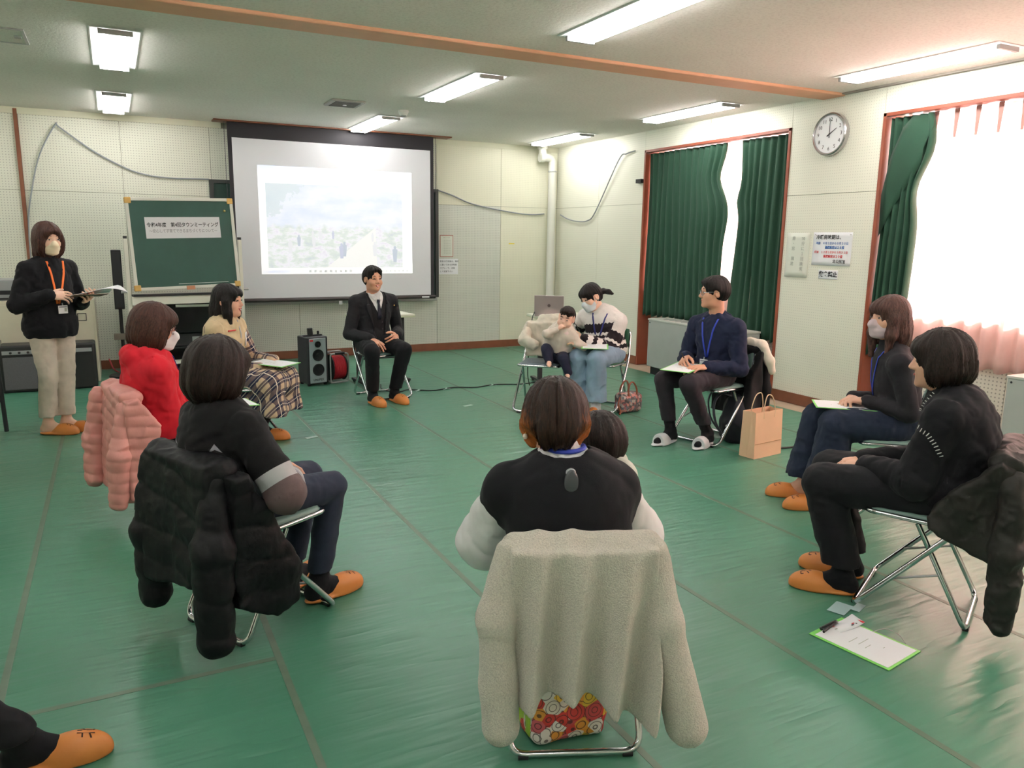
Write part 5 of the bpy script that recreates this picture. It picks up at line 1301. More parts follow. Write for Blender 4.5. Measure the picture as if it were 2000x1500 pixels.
MB().lathe([(.031, -.008), (.033, 0), (.031, .008)], 20, Matrix.Translation(Vector(S_.wr[-1]+nrm(S_.wr[-1]-S_.el[-1])*-.004)) @ Vector(nrm(S_.wr[-1]-S_.el[-1])).to_track_quat('Z', 'Y').to_matrix().to_4x4(), cap=False).build('wristwatch', mat('watch_metal', (150, 146, 140), .25, .8), S_.E)

# ------------------------------------------------------------------ A: standing presenter
A_ = Fig((-.42, 6.70, 0), math.atan2(-.6, -.8), 'standing woman in black pullover and beige trousers wearing an orange lanyard', masked=True, hairmat=H_BROWN, pel=(.04, .0, .82), neck=(.02, .0, 1.30), head=(.02, .035, 1.452), look=(-8, -6, 0),
         wrist={1: (.14, .17, 1.055), -1: (-.10, .20, 1.0)}, pole={1: (.55, -.6, -.5), -1: (-.5, -.6, -.6)}, knee={1: (.115, .03, .46), -1: (-.02, .035, .465)}, ankle={1: (.13, .0, .085), -1: (.005, .03, .085)},
         toe={1: (-.5, .87, 0), -1: (-.5, .87, 0)}, hand={1: dict(d=(-.85, .45, -.05), n=(.2, .75, .6), curl=(18, 25, 15)), -1: dict(d=(.1, .75, .15), n=(-.5, -.1, -.85), curl=(35, 45, 25))})
A_.build_body(SKIN2, .0055)
A_.hairdo(H_BROWN, 'bob', L=.165, seed=2, vol=.004, win=(.068, .132, -.045, .112))
A_.mask(M_MASKC)
A_.pants(M_BEIGE, rad=(.086, .068, .060), hemz=.135, wr=.006); A_.feet('tan')
A_.top(M_BLACKKNIT, 'pullover', t=.022, sl=(.022, .024, .018), wr=.007, hem=.735, flare=.010, collar=.02, seed=12, extra=lambda S: (S.ell((.03, .0, .95), (.165, .125, .26), None, .06), S.ell((.035, .0, .755), (.172, .132, .17), None, .06)))
A_.lanyard(M_LANO, low=.985, xo=.035, wid=.008)

# ------------------------------------------------------------------ V: woman in plaid dress and beige vest
l, a = spot('V')
V_ = Fig(l, a, 'smiling long-haired woman in beige vest over a plaid dress', smile=True, hairmat=H_BLACK, neck=(0, -.075, .905), head=(0, -.045, 1.035), look=(4, -2, 0),
         wrist={1: (.06, .20, .56), -1: (-.15, .21, .585)}, pole={1: (.35, -.5, -.9), -1: (-.5, -.4, -.8)}, ankle={1: (.08, .10, .085), -1: (-.08, .12, .085)}, knee={1: (.09, .30, .475), -1: (-.09, .31, .47)},
         hand={1: dict(d=(-.35, .85, -.1), n=(0, .1, 1), curl=(20, 25, 15)), -1: dict(d=(.55, .8, -.15), n=(-.3, .1, .9), curl=(20, 25, 15))})
V_.build_body(SKIN, .0055)
V_.hairdo(H_BLACK, 'long', L=.22, seed=6, win=(.058, .122, -.040, .092))
V_.top(M_PLAID_G, 'plaid_shirt', t=.014, sl=(.022, .022, .016), wr=.005, hem=.50, seed=8)
vs = V_.top(M_BEIGEV, 'fleece_vest', t=.024, sleeves=False, wr=.007, hem=.50, seed=3, collar=.06, extra=lambda S: S.cone(V_.neck+np.array((0, -.005, -.03)), V_.neck+np.array((0, -.012, .05)), .074, .070, .03))
patch('zip', vs, [(-.006, .006, .90), (-.006, .006, .80), (-.006, .006, .70), (-.006, .006, .60)], M_LGREY, vs, .003)
patch('chest_label', vs, [(-.13, -.06, .80), (-.13, -.06, .75), (-.13, -.06, .70)], M_PAPER, vs, .004)
patch('red_trim', vs, [(.05, .12, .835), (.05, .125, .825)], mat('coral_trim', (208, 70, 70), .6), vs, .005)
S = Sdf(); S.ell(V_.pel+np.array((0, 0, -.01)), (.18, .15, .09), None, .05)
for k in (1, -1): S.cone(V_.hip[k], V_.kn[k]+np.array((k*.01, .01, 0)), .10, .082, .05); S.cone(V_.kn[k]+np.array((k*.01, .01, 0)), (k*.13, .35, .25), .082, .075, .05)
S.cone((-.1, .32, .46), (.1, .32, .46), .075, .075, .06); S.cone((-.12, .34, .27), (.12, .34, .27), .06, .06, .05); S.box((0, .16, .34), (.15, .14, .10), .04, None, .05)
S.disp += [wrinkle(.010, (11, 11, 3), 31), wrinkle(.004, (26, 26, 12), 32)]; S.cut((0, 0, .235), (0, 0, -1))
sdf_obj('plaid_skirt', S, M_PLAID_O, V_.E, .0065, 1)
V_.feet('tan', M_SOCK)

# ------------------------------------------------------------------ R: woman in the red hoodie
l, a = spot('R')
R__ = Fig(l, a, 'woman with brown bob and mask in a red hooded jacket', masked=True, hairmat=H_BROWN, neck=(0, -.125, .885), head=(0, -.085, 1.022), look=(-20, -12, 0), build=1.06,
          wrist={1: (.07, .15, .585), -1: (-.08, .17, .585)}, pole={1: (.25, -.7, -.9), -1: (-.25, -.7, -.9)},
          hand={1: dict(d=(-.4, .85, -.1), n=(0, .1, 1)), -1: dict(d=(.4, .85, -.1), n=(0, .1, 1))})
R__.build_body(SKIN, .0055)
R__.hairdo(H_BROWN, 'bob', L=.10, vol=.012, seed=9, win=(.066, .120, -.058, .094))
R__.mask(M_MASKW); R__.glasses(mat('dark_red_frames', (96, 40, 48), .3))
def hood(S):
    S.ell((0, -.205, .885), (.10, .055, .060), None, .03); S.cone((-.075, -.15, .90), (-.055, -.05, .875), .03, .026, .03); S.cone((.075, -.15, .90), (.055, -.05, .875), .03, .026, .03)
R__.top(M_RED_H, 'hooded_jacket', t=.022, sl=(.020, .024, .018), wr=.008, hem=.46, seed=15, extra=hood, flare=.02)
R__.pants(M_TROUSER); R__.feet('tan', M_SOCK); R__.lanyard(M_LANP, low=.66, xo=.02, badge=True)

# ------------------------------------------------------------------ N: woman with patchwork sweater
l, a = spot('N')
N_ = Fig(l, a, 'dark-haired woman seen from behind in a black and grey patchwork sweater', hairmat=H_DARK, pel=(0, -.10, .525), neck=(0, -.13, .882), head=(0, -.128, 1.008), look=(-4, -12, 0), slouch=-.03,
         wrist={1: (.13, .06, .575), -1: (-.10, .15, .575)}, pole={1: (.6, .1, -.8), -1: (-.5, -.3, -.8)}, knee={1: (.10, .30, .475), -1: (-.09, .33, .48)}, ankle={1: (.10, .215, .085), -1: (-.08, .22, .085)},
         hand={1: dict(d=(-.3, .8, -.3), n=(.8, .3, .5), curl=(35, 40, 30)), -1: dict(d=(.4, .8, -.2), n=(-.2, .1, .9))})
N_.build_body(SKIN, .0055)
N_.hairdo(H_DARK, 'taper', L=.075, vol=.012, seed=13, win=(.060, .130, -.055, .088))
N_.top(M_PATCH, 'patchwork_sweater', t=.020, sl=(.026, .040, .028), wr=.007, hem=.46, seed=18, collar=.045, flare=.01)
N_.pants(M_JEAN, 'jeans', rad=(.088, .064, .050), hemz=.13); N_.feet('tan', M_SOCK)

# ------------------------------------------------------------------ F: foreground woman from behind, toddler on her lap
l, a = spot('F')
F_ = Fig(l, a, 'foreground woman from behind in black vest with puffed white sleeves', hairmat=H_OMBRE, pel=(0, -.06, .525), neck=(-.042, -.045, .852), head=(-.058, -.005, .975), look=(-6, -12, 0), build=1.08, sw=.160, shd=.075, slouch=-.03,
         wrist={1: (.10, .30, .60), -1: (-.10, .27, .60)}, pole={1: (.75, -.3, -.7), -1: (-.75, -.3, -.7)}, knee={1: (.13, .36, .49), -1: (-.12, .36, .49)}, ankle={1: (.12, .34, .085), -1: (-.11, .34, .085)},
         hand={1: dict(d=(-.9, .3, 0), n=(.3, .9, .2)), -1: dict(d=(.9, .3, 0), n=(-.3, .9, .2))})
F_.build_body(SKIN, .0055)
F_.hairdo(H_OMBRE, 'taper', L=.034, vol=.006, seed=23, win=(.060, .130, -.055, .088), extra=lambda S, E: [E((q*.094, -.055, -.098), (.050, .085, .062), .04, 's') for q in (1, -1)])
bl = F_.top(M_WHITE, 'puff_sleeve_blouse', t=.008, sl=(.016, .062, .034), wr=.006, hem=.48, seed=25, collar=.035)
vt = F_.top(M_BLACKKNIT, 'black_vest', t=.024, sleeves=False, wr=.004, hem=.46, seed=26, extra=lambda S: ([S.cone(F_.sh[k], F_.sh[k]+(F_.el[k]-F_.sh[k])*.36, .066, .064, .03) for k in (1, -1)], S.ell(F_.neck+np.array((.004, -.012, .052)), (.070, .078, .050), None, .01, 's')))
F_.pants(M_TROUSER, rad=(.098, .076, .06)); F_.feet('tan', M_SOCK)
# collar, lanyard, hanging ring at the nape, earring
nk = F_.neck
ring = lambda an, r, z: nk+np.array((.004+r*math.sin(an), -.004-r*math.cos(an), z))
for q in (1, -1): MB().tube([ring(q*x, .064+.004*(x < .4), .040-.026*max(0, .7-x)) for x in np.linspace(.12, 2.0, 12)], .0125, 8, flat=.8).build('collar', M_WHITE, bl)
MB().tube([ring(x, .060, .052) for x in np.linspace(-1.7, 1.7, 20)], .008, 8, flat=.9).build('lanyard', M_LANB, F_.E)
bv = BVHTree.FromObject(vt, bpy.context.evaluated_depsgraph_get())
def behind(x, z, off=.004): r = bv.ray_cast(Vector((x, -1, z)), Vector((0, 1, 0))); return np.array(r[0])-np.array((0, off, 0)) if r[0] else np.array((x, -.15, z))
bx = nk[0]+.008; S = Sdf(); S.ell(behind(bx, nk[2]-.012, .006), (.021, .010, .038), None, .01); sdf_obj('keyhole_button', S, mat('dark_glass_button', (70, 72, 76), .15), vt, .004, 1)
S = Sdf(); S.ell(behind(bx, nk[2]+.012, .010), (.016, .008, .014), None, .01); sdf_obj('button_top', S, mat('pale_glass', (150, 152, 154), .2), vt, .004, 1)
MB().tube([ring(.0, .070, .032), ring(.0, .076, .020)], .0045, 8).build('ribbon', M_BLACKKNIT, vt)
eh = F_.H((-.088, -.002, -.052)); ee = MB().lathe([(.0005, -.009), (.006, -.007), (.0088, 0), (.006, .007), (.0005, .009)], 14, Matrix.Translation(Vector(eh))).build('pearl_earring', mat('pearl', (236, 222, 206), .2, coat=.6), F_.E)
MB().tube([eh+np.array((0, 0, .008)), eh+np.array((.004, 0, .030))], .0016, 6).build('earring_hook', mat('gold_pin', (206, 168, 84), .25, .9), ee)
# toddler
TD = Fig(l, a, 'dark-haired toddler in pale hooded top on the foreground woman\'s lap', baby=True, hs=.88, sc=.55, hairmat=H_DARK, pel=(.06, .16, .625), neck=(.112, .185, .745), head=(.114, .205, .842), look=(25, -10, 0), sw=.085, build=.62, hipw=.05,
         wrist={1: (.20, .32, .63), -1: (.02, .32, .63)}, knee={1: (.13, .33, .60), -1: (.02, .34, .60)}, ankle={1: (.16, .42, .50), -1: (-.01, .43, .50)}, toe={1: (0, 1, 0), -1: (0, 1, 0)}, hand={1: dict(q=.8), -1: dict(q=.8)})
TD.build_body(SKINB, .0055, True, face=False)
TD.hairdo(H_DARK, 'short', vol=.004, seed=33)
TD.top(fabric('pale_cream_hoodie', (214, 212, 200)), 'hooded_top', t=.012, sl=(.022, .022, .012), wr=.005, hem=.56, seed=35, extra=lambda S: (S.ell((.140, .135, .755), (.085, .052, .038), None, .02), S.cone((.185, .12, .775), (.215, .12, .70), .034, .030, .03)), end=.9)
TD.pants(M_BEIGE, rad=(.055, .042, .034), hemz=.45, t=-.04)

# ------------------------------------------------------------------ Q: right foreground
l, a = spot('Q')
Q_ = Fig(l, a, 'short-haired person in black sweater with white stitching in the right foreground', hairmat=H_DARK, neck=(0, -.04, .905), head=(0, .012, 1.043), look=(13, -6, 0), build=1.02, slouch=-.045, pel=(0, -.06, .525),
         wrist={1: (.06, .26, .565), -1: (-.06, .23, .57)}, pole={1: (.4, -.5, -.8), -1: (-.5, -.5, -.8)}, knee={1: (.10, .41, .485), -1: (-.10, .39, .475)}, ankle={1: (.09, .29, .085), -1: (-.11, .27, .085)}, toe={1: (-.05, 1, 0), -1: (-.28, 1, 0)},
         hand={1: dict(d=(-.5, .8, -.1), n=(0, .1, 1)), -1: dict(d=(.3, .9, -.15), n=(-.2, .1, 1), curl=(14, 20, 12))})
Q_.build_body(SKIN, .0055)
Q_.hairdo(H_DARK, 'taper', L=.062, vol=.010, seed=41, win=(.060, .128, -.050, .092))
qs = Q_.top(M_BLACKKNIT, 'black_sweater', t=.026, sl=(.030, .044, .022), wr=.008, hem=.47, seed=43, collar=.035, flare=.015)
Q_.pants(M_TROUSER, rad=(.102, .088, .078), hemz=.135, wr=.006); Q_.feet('tan', M_SOCK)
# white blanket stitches along shoulder and armhole
bv = BVHTree.FromObject(qs, bpy.context.evaluated_depsgraph_get()); k = -1
sh_, el_ = Q_.sh[-1], Q_.el[-1]; u = nrm(el_-sh_)
def poly_(p, n): return [tuple(np.array((np.interp(u_, np.linspace(0, 1, len(p)), [q[0] for q in p]), np.interp(u_, np.linspace(0, 1, len(p)), [q[1] for q in p])))) for u_ in np.linspace(0, 1, n)]
line1 = poly_([(.012, .915), (.042, .866), (.066, .805)], 10); line2 = poly_([(.095, .80), (.044, .80), (-.003, .781), (-.033, .745), (-.055, .70)], 15)
for ln in (line1, line2):
    for i_, (y_, z_) in enumerate(ln):
        h = bv.ray_cast(Vector((-1, y_, z_)), Vector((1, 0, 0)))
        if h[0]:
            a_ = np.array(ln[min(i_+1, len(ln)-1)])-np.array(ln[max(i_-1, 0)]); p_ = nrm((0, -a_[1], a_[0])); q = np.array(h[0])-np.array((.002, 0, 0)); MB().tube([q-p_*.008, q+p_*.008], .0019, 5).build('stitch', mat('white_yarn', (216, 216, 212), .7), qs)

# ------------------------------------------------------------------ M: masked woman with long brown hair
l, a = spot('M')
M_ = Fig(l, a, 'long-haired woman in black turtleneck and lilac mask by the bright window', masked=True, hairmat=H_MED, pel=(0, -.02, .525), neck=(0, .035, .93), head=(0, .075, 1.10), look=(24, -2, 0),
         wrist={1: (.075, .20, .628), -1: (-.055, .155, .633)}, pole={1: (.4, -.5, -.8), -1: (-.4, -.6, -.8)}, knee={1: (.10, .37, .49), -1: (-.10, .32, .50)}, ankle={1: (.12, .42, .085), -1: (-.09, .36, .085)}, toe={1: (-.1, 1, 0), -1: (-.2, 1, 0)},
         hand={1: dict(d=(-.75, .6, -.05), n=(.1, .4, .9), curl=(25, 30, 20)), -1: dict(d=(.6, .8, -.05), n=(0, .1, 1), curl=(18, 22, 12))})
M_.build_body(SKIN, .0055)
M_.hairdo(H_MED, 'long', L=.215, seed=51, vol=.004, win=(.058, .122, -.055, .088))
M_.mask(M_MASKP)
M_.top(fabric('charcoal_turtleneck', (38, 36, 40), bscale=260), 'turtleneck', t=.014, sl=(.012, .012, .010), wr=.004, hem=.47, seed=53, collar=.085)
M_.pants(M_DJEAN, 'wide_jeans', rad=(.098, .092, .112), hemz=.14, wr=.009); M_.feet('tan', None); M_.lanyard(M_LANB, low=.66, xo=.01, badge=False)

# ------------------------------------------------------------------ B: man in the navy sweater
l, a = spot('B')
B_ = Fig(l, a, 'man with glasses in navy sweater writing on a clipboard', male=True, hairmat=H_BLACK, pel=(0, -.01, .53), neck=(0, .005, .945), head=(0, .065, 1.13), look=(-38, -3, 0),
         wrist={1: (.09, .235, .648), -1: (-.12, .245, .600)}, pole={1: (.5, -.4, -.8), -1: (-.45, -.6, -.7)}, knee={1: (.13, .43, .485), -1: (-.11, .44, .495)}, ankle={1: (.12, .33, .085), -1: (-.10, .17, .085)}, toe={1: (-.1, 1, 0), -1: (-.25, 1, 0)},
         hand={1: dict(d=(-.35, .8, -.22), n=(.6, .2, .8), curl=(42, 45, 25), thumb=(.7, .5, -.6)), -1: dict(d=(.35, .9, .0), n=(-.2, -.1, 1), curl=(14, 22, 12))})
B_.build_body(SKINM, .0055)
B_.hairdo(H_BLACK, 'short', vol=.003, seed=61, win=(.062, .130, -.03, .118))
B_.glasses(mat('silver_frames', (150, 150, 156), .25, .8))
B_.top(M_NAVY, 'navy_sweater', t=.022, sl=(.024, .028, .020), wr=.008, hem=.47, seed=63, collar=.02)
B_.pants(M_BROWNP, rad=(.096, .070, .054), hemz=.17); B_.feet('open', M_SOCK); B_.lanyard(M_LANB, low=.645, xo=.0)

# ------------------------------------------------------------------ T: woman in the striped sweater, and the baby
l, a = spot('T')
T_ = Fig(l, a, 'masked woman with ponytail in a black and white jagged-stripe sweater', masked=True, closed=True, hairmat=H_BLACK, pel=(-.03, -.05, .525), neck=(.015, -.035, .872), head=(.105, .035, 1.0), look=(-28, -24, 10), sroll=-.015,
         wrist={1: (.31, .04, .68), -1: (.10, .20, .645)}, pole={1: (.25, -.9, -.2), -1: (-.6, -.3, -.8)}, knee={1: (.11, .31, .485), -1: (-.07, .32, .495)}, ankle={1: (.10, .26, .085), -1: (-.06, .27, .085)},
         hand={1: dict(d=(.6, .5, -.5), n=(.3, -.4, .8)), -1: dict(d=(.9, .4, .1), n=(-.3, .8, .4), curl=(18, 20, 12))})
T_.build_body(SKIN2, .0055)
def pony(S, E): S.chain([T_.H((-.01, -.09, .0)), T_.H((-.03, -.13, -.005)), T_.H((-.055, -.16, -.03)), T_.H((-.075, -.175, -.06))], [.018, .022, .022, .009], .012)
T_.hairdo(H_BLACK, 'tied', seed=71, extra=pony, win=(.056, .124, -.050, .088))
T_.mask(fabric('pale_blue_mask', (206, 216, 222), .8, .03, bscale=300))
T_.top(M_STRIPE, 'striped_sweater', t=.032, sl=(.034, .040, .024), wr=.007, hem=.47, seed=73, collar=.02, end=.96)
T_.pants(M_LJEAN, 'wide_jeans', rad=(.098, .086, .092), hemz=.12, wr=.008); T_.feet('tan', M_SOCKW); T_.lanyard(M_LANN, low=.60, xo=.02, badge=False)
l, a = spot('K')
K_ = Fig(l, a, 'baby in pale sweater and navy trousers sucking its hand on the chair', baby=True, hs=.86, sc=.5, hairmat=H_DARK, pel=(-.13, .06, .515), neck=(-.185, .095, .742), head=(-.222, .115, .838), look=(-5, -4, -12), sw=.085, build=.64, hipw=.055,
         wrist={1: (-.175, .205, .755), -1: (-.29, .13, .62)}, pole={1: (.9, .2, -.4), -1: (-.6, -.2, -.6)}, knee={1: (-.07, .20, .575), -1: (-.22, .20, .50)}, ankle={1: (-.10, .215, .475), -1: (-.265, .20, .38)}, toe={1: (-.2, 1, -.1), -1: (0, .9, -.5)},
         hand={1: dict(d=(-.6, -.1, .5), n=(.3, .9, .2), fist=True, q=.85), -1: dict(q=.8)})
K_.build_body(SKINB, .005, True)
K_.hairdo(H_DARK, 'short', vol=-.004, seed=81, win=(.066, .13, -.03, .09))
K_.top(fabric('oatmeal_baby_sweater', (214, 204, 192)), 'baby_sweater', t=.014, sl=(.018, .018, .010), wr=.004, hem=.535, seed=83, end=.85, h=.0055)
K_.pants(fabric('navy_baby_trousers', (40, 42, 62)), rad=(.062, .046, .034), hemz=.30, t=-.035, h=.006)
S = Sdf(); S.ell((-.20, .155, .70), (.060, .022, .050), None, .02); sdf_obj('bib', S, fabric('pink_bib', (226, 206, 204)), K_.E, .005, 1)

# ------------------------------------------------------------------ L: person whose foot reaches into the frame at bottom left
l, a = spot('L')
L_ = Fig(l, a, 'person in black trousers whose slippered foot reaches in at lower left', hairmat=H_DARK, ankle={1: (.12, .36, .085), -1: (-.17, .67, .085)}, toe={1: (.1, 1, 0), -1: (.36, .93, 0)}, knee={1: (.12, .34, .50), -1: (-.13, .36, .46)})
L_.build_body(SKIN, .008); L_.hairdo(H_DARK, 'bob', seed=91, h=.008); L_.top(M_BLACKKNIT, 'sweater', seed=93, h=.009); L_.pants(M_TROUSER, rad=(.094, .072, .062), hemz=.12); L_.feet('tan', M_SOCK)
# ------------------------------------------------------------------ jackets hung over the chair backs (chair coordinates)
def sheet(top, bot, xl, xr, yc, th, fold=(.018, 30), seed=0):
    """hanging cloth: xl/xr/bot functions; folds deepen towards the hem"""
    rs = random.Random(seed); ph = rs.uniform(0, 6)
    def f(X, Y, Z):
        t = np.clip((top-Z)/(top-.15), 0, 1)**.7; y0 = yc-.03*t-fold[0]*t*(1-2*np.abs(np.sin(.5*(X*fold[1]+ph+1.3*np.sin(Z*4+ph)+.9*np.sin(X*9+ph*2)-X*(1-t)*4)))**1.4)
        d = np.maximum(np.maximum(xl(Z)-X, X-xr(Z)), np.maximum(Z-top, bot(X)-Z)*.9)
        e = np.abs(Y-y0)-th
        return np.minimum(np.maximum(d+.012, e+.012), 0)+np.sqrt(np.maximum(d+.012, 0)**2+np.maximum(e+.012, 0)**2)-.012
    return f
def panel_x(x0, th, pts, amp=.01, seed=0, fr=(22, 9)):
    """hanging front panel seen from the side: convex outline in (y, z), thin in x"""
    P = [np.array(p, float) for p in pts]; c = sum(P)/len(P)
    def f(X, Y, Z):
        d = None
        for i in range(len(P)):
            e = P[(i+1) % len(P)]-P[i]; n = np.array((e[1], -e[0]))/np.linalg.norm(e)
            if n@(P[i]-c) < 0: n = -n
            q = (Y-P[i][0])*n[0]+(Z-P[i][1])*n[1]; d = q if d is None else np.maximum(d, q)+0*X
        e = np.abs(X-x0-amp*np.sin(Y*fr[0]+Z*fr[1]+seed)-amp*.6*np.sin(Y*31-Z*17+seed*2))-th
        return np.minimum(np.maximum(d+.03, e+.012), 0)+np.sqrt(np.maximum(d+.03, 0)**2+np.maximum(e+.012, 0)**2)-.012-.0*X
    ys = [p[0] for p in pts]; zs = [p[1] for p in pts]
    return f, (x0-th-.03, min(ys)-.02, min(zs)-.02), (x0+th+.03, max(ys)+.02, max(zs)+.02)
def quilt(pitch, amp, slant=0.0, ph=0.0):
    def f(P):
        q = np.abs(np.sin(math.pi*((P[:, 2]+slant*P[:, 0]+slant*P[:, 1])/pitch+ph+.12*vnoise(P*9, 3)))); return amp*(.55-np.sqrt(q+.02))
    return f
def jacket(key, name, label, material, parts, disp, h=.0065, smooth=1):
    l, a = spot(key); e = empty(name, l, a, label, 'jacket', 'coats over the chair backs')
    for nm, fn in parts:
        S = Sdf(); fn(S); S.disp += disp
        sdf_obj(nm, S, material, e, h, smooth)
    return e
def fleece_mat(name, col, sc=230):
    T = NT(name); v = T.obj(); c = srgb(*col); n = T.noise(v, sc, 3, .7)
    T.set(Base_Color=T.ramp(n, [(.3, tuple(x*.72 for x in c[:3])+(1,)), (.62, c)]), Roughness=.95); T.p.inputs['Sheen Weight'].default_value = .3
    T.bump(n, .9, .008); return T.m
M_FLEECE = fleece_mat('cream_boa_fleece', (226, 219, 204)); M_PINK = mat('pink_nylon', (206, 142, 134), .5, vary=.06, bump=.2, bscale=60, bdist=.004); M_PUFF = mat('black_nylon', (17, 17, 20), .55, vary=.1, bump=.25, bscale=60, bdist=.004, spec=.25)
M_OLIVE = mat('dark_olive_coat', (40, 38, 35), .6, vary=.15, bump=.3, bscale=50, bdist=.004, spec=.3); M_COAT = fabric('black_wool_coat', (20, 20, 22)); M_CREAMC = fabric('cream_cotton_coat', (220, 212, 196), bscale=200)
con = lambda v: (lambda Z: v+0*Z)
# F: cream fleece
def fz(Z): return np.tanh((Z+1e-6))
fl = jacket('F', 'fleece_jacket', 'cream boa fleece jacket hanging over the foreground chair back', M_FLEECE, [
    ('jacket_body', lambda S: (S.fn(sheet(.695, lambda X: .235+.05*np.cos((X+.06)*11), lambda Z: -.205-.03*(.7-Z), lambda Z: .185+.04*(.7-Z), -.315, .022, (.055, 62), 3), (-.26, -.46, .15), (.24, -.20, .73), .02),
                              S.cone((-.19, -.258, .684), (.17, -.258, .686), .042, .042, .03))),
    ('sleeve', lambda S: S.chain([(-.205, -.275, .672), (-.245, -.31, .50), (-.232, -.335, .20)], [.042, .050, .056], .03)),
    ('sleeve', lambda S: S.chain([(.180, -.275, .676), (.215, -.31, .48), (.285, -.335, .185)], [.042, .050, .060], .03))], [wrinkle(.006, (9, 9, 4), 4), wrinkle(.0012, (150, 150, 150), 5)])
S = Sdf(); S.chain([(.10, -.30, .235), (.17, -.30, .20), (.20, -.29, .15)], [.012, .012, .010], .01); sdf_obj('binding', S, M_BP, fl, .005, 1)
# N: black puffer
jacket('N', 'puffer_jacket', 'black puffer jacket hanging over the near left chair', M_PUFF, [
    ('jacket_body', lambda S: (S.fn(sheet(.725, lambda X: .24+.10*np.clip(X+.1, -.2, .3), lambda Z: -.215-.16*(.7-Z), lambda Z: .205+.05*(.7-Z), -.29, .042, (.012, 14), 5), (-.36, -.44, .18), (.30, -.18, .74), .02), S.cone((-.19, -.258, .695), (.19, -.258, .695), .046, .046, .03))),
    ('sleeve', lambda S: S.chain([(.185, -.285, .655), (.215, -.335, .42), (.225, -.345, .11)], [.045, .068, .062], .03)),
    ('sleeve', lambda S: S.chain([(-.205, -.285, .62), (-.225, -.31, .40), (-.20, -.32, .155)], [.045, .060, .056], .03)),
    ('front_panel', lambda S: S.fn(*panel_x(.235, .045, [(-.30, .70), (-.22, .71), (-.10, .52), (.02, .28), (-.01, .14), (-.12, .10), (-.30, .20)], .008, 1), .03))], [quilt(.125, .009, .15), wrinkle(.006, (12, 12, 10), 8), wrinkle(.003, (34, 34, 34), 9)])
# R: pink quilted jacket
jacket('R', 'quilted_jacket', 'pink quilted down jacket hanging over the red-clad woman\'s chair', M_PINK, [
    ('jacket_body', lambda S: (S.fn(sheet(.725, lambda X: .17+0*X, lambda Z: -.215-.05*(.7-Z), lambda Z: .215+.03*(.7-Z), -.285, .034, (.010, 14), 7), (-.28, -.42, .14), (.26, -.20, .74), .02), S.cone((-.19, -.258, .695), (.19, -.258, .695), .044, .044, .03))),
    ('sleeve', lambda S: S.chain([(.195, -.295, .665), (.225, -.345, .42), (.215, -.36, .19)], [.036, .050, .046], .03)),
    ('sleeve', lambda S: S.chain([(-.20, -.335, .66), (-.225, -.37, .42), (-.215, -.385, .21)], [.044, .054, .048], .03)),
    ('front_panel', lambda S: S.fn(*panel_x(.228, .034, [(-.33, .71), (-.24, .72), (-.13, .56), (-.15, .34), (-.17, .14), (-.33, .17)], .006, 2), .03))], [quilt(.056, .0065, .12), wrinkle(.006, (16, 16, 16), 8)], .0055)
# Q: dark olive jacket
jacket('Q', 'dark_jacket', 'dark olive jacket hanging over the right foreground chair', M_OLIVE, [
    ('jacket_body', lambda S: (S.fn(sheet(.73, lambda X: .27+0*X, lambda Z: -.215-.04*(.7-Z), lambda Z: .215+.04*(.7-Z), -.29, .034, (.018, 20), 11), (-.28, -.42, .2), (.28, -.20, .75), .02), S.cone((-.19, -.258, .70), (.19, -.258, .70), .046, .046, .03))),
    ('sleeve', lambda S: S.chain([(-.215, -.30, .64), (-.235, -.31, .38), (-.235, -.315, .10)], [.05, .056, .050], .03)),
    ('sleeve', lambda S: S.chain([(.215, -.32, .64), (.235, -.34, .40), (.235, -.34, .26)], [.05, .056, .050], .03)),
    ('front_panel', lambda S: S.fn(*panel_x(-.222, .026, [(-.32, .70), (-.25, .74), (-.09, .58), (-.01, .46), (-.03, .40), (-.22, .31), (-.32, .30)], .010, 3), .03))], [wrinkle(.012, (12, 12, 9), 14), wrinkle(.005, (32, 32, 28), 15)])
# B: black coat with a cream scarf on top
jacket('B', 'black_coat', 'black coat hanging over the navy-sweater man\'s chair', M_COAT, [
    ('jacket_body', lambda S: (S.fn(sheet(.715, lambda X: .16+0*X, con(-.22), con(.22), -.285, .036, (.016, 20), 17), (-.26, -.42, .12), (.26, -.2, .73), .02), S.cone((-.19, -.255, .69), (.19, -.255, .69), .042, .042, .03))),
    ('front_panel', lambda S: S.fn(*panel_x(-.222, .03, [(-.30, .70), (-.22, .71), (-.10, .50), (-.03, .22), (-.14, .16), (-.30, .17)], .010, 4), .03)),
    ('sleeve', lambda S: S.chain([(-.205, -.325, .62), (-.22, -.34, .4), (-.215, -.34, .2)], [.046, .05, .046], .03))], [wrinkle(.007, (14, 14, 8), 19)])
l, a = spot('B'); sc_ = empty('cream_scarf', l, a, 'cream knitted scarf lying over the black coat on the chair', 'scarf')
S = Sdf(); S.chain([(-.12, -.262, .752), (-.222, -.27, .735), (-.285, -.285, .62), (-.295, -.305, .545)], [.034, .036, .034, .028], .02); S.disp += [wrinkle(.006, (20, 20, 12), 23)]; sdf_obj('scarf_cloth', S, M_CREAMC, sc_, .006, 1)
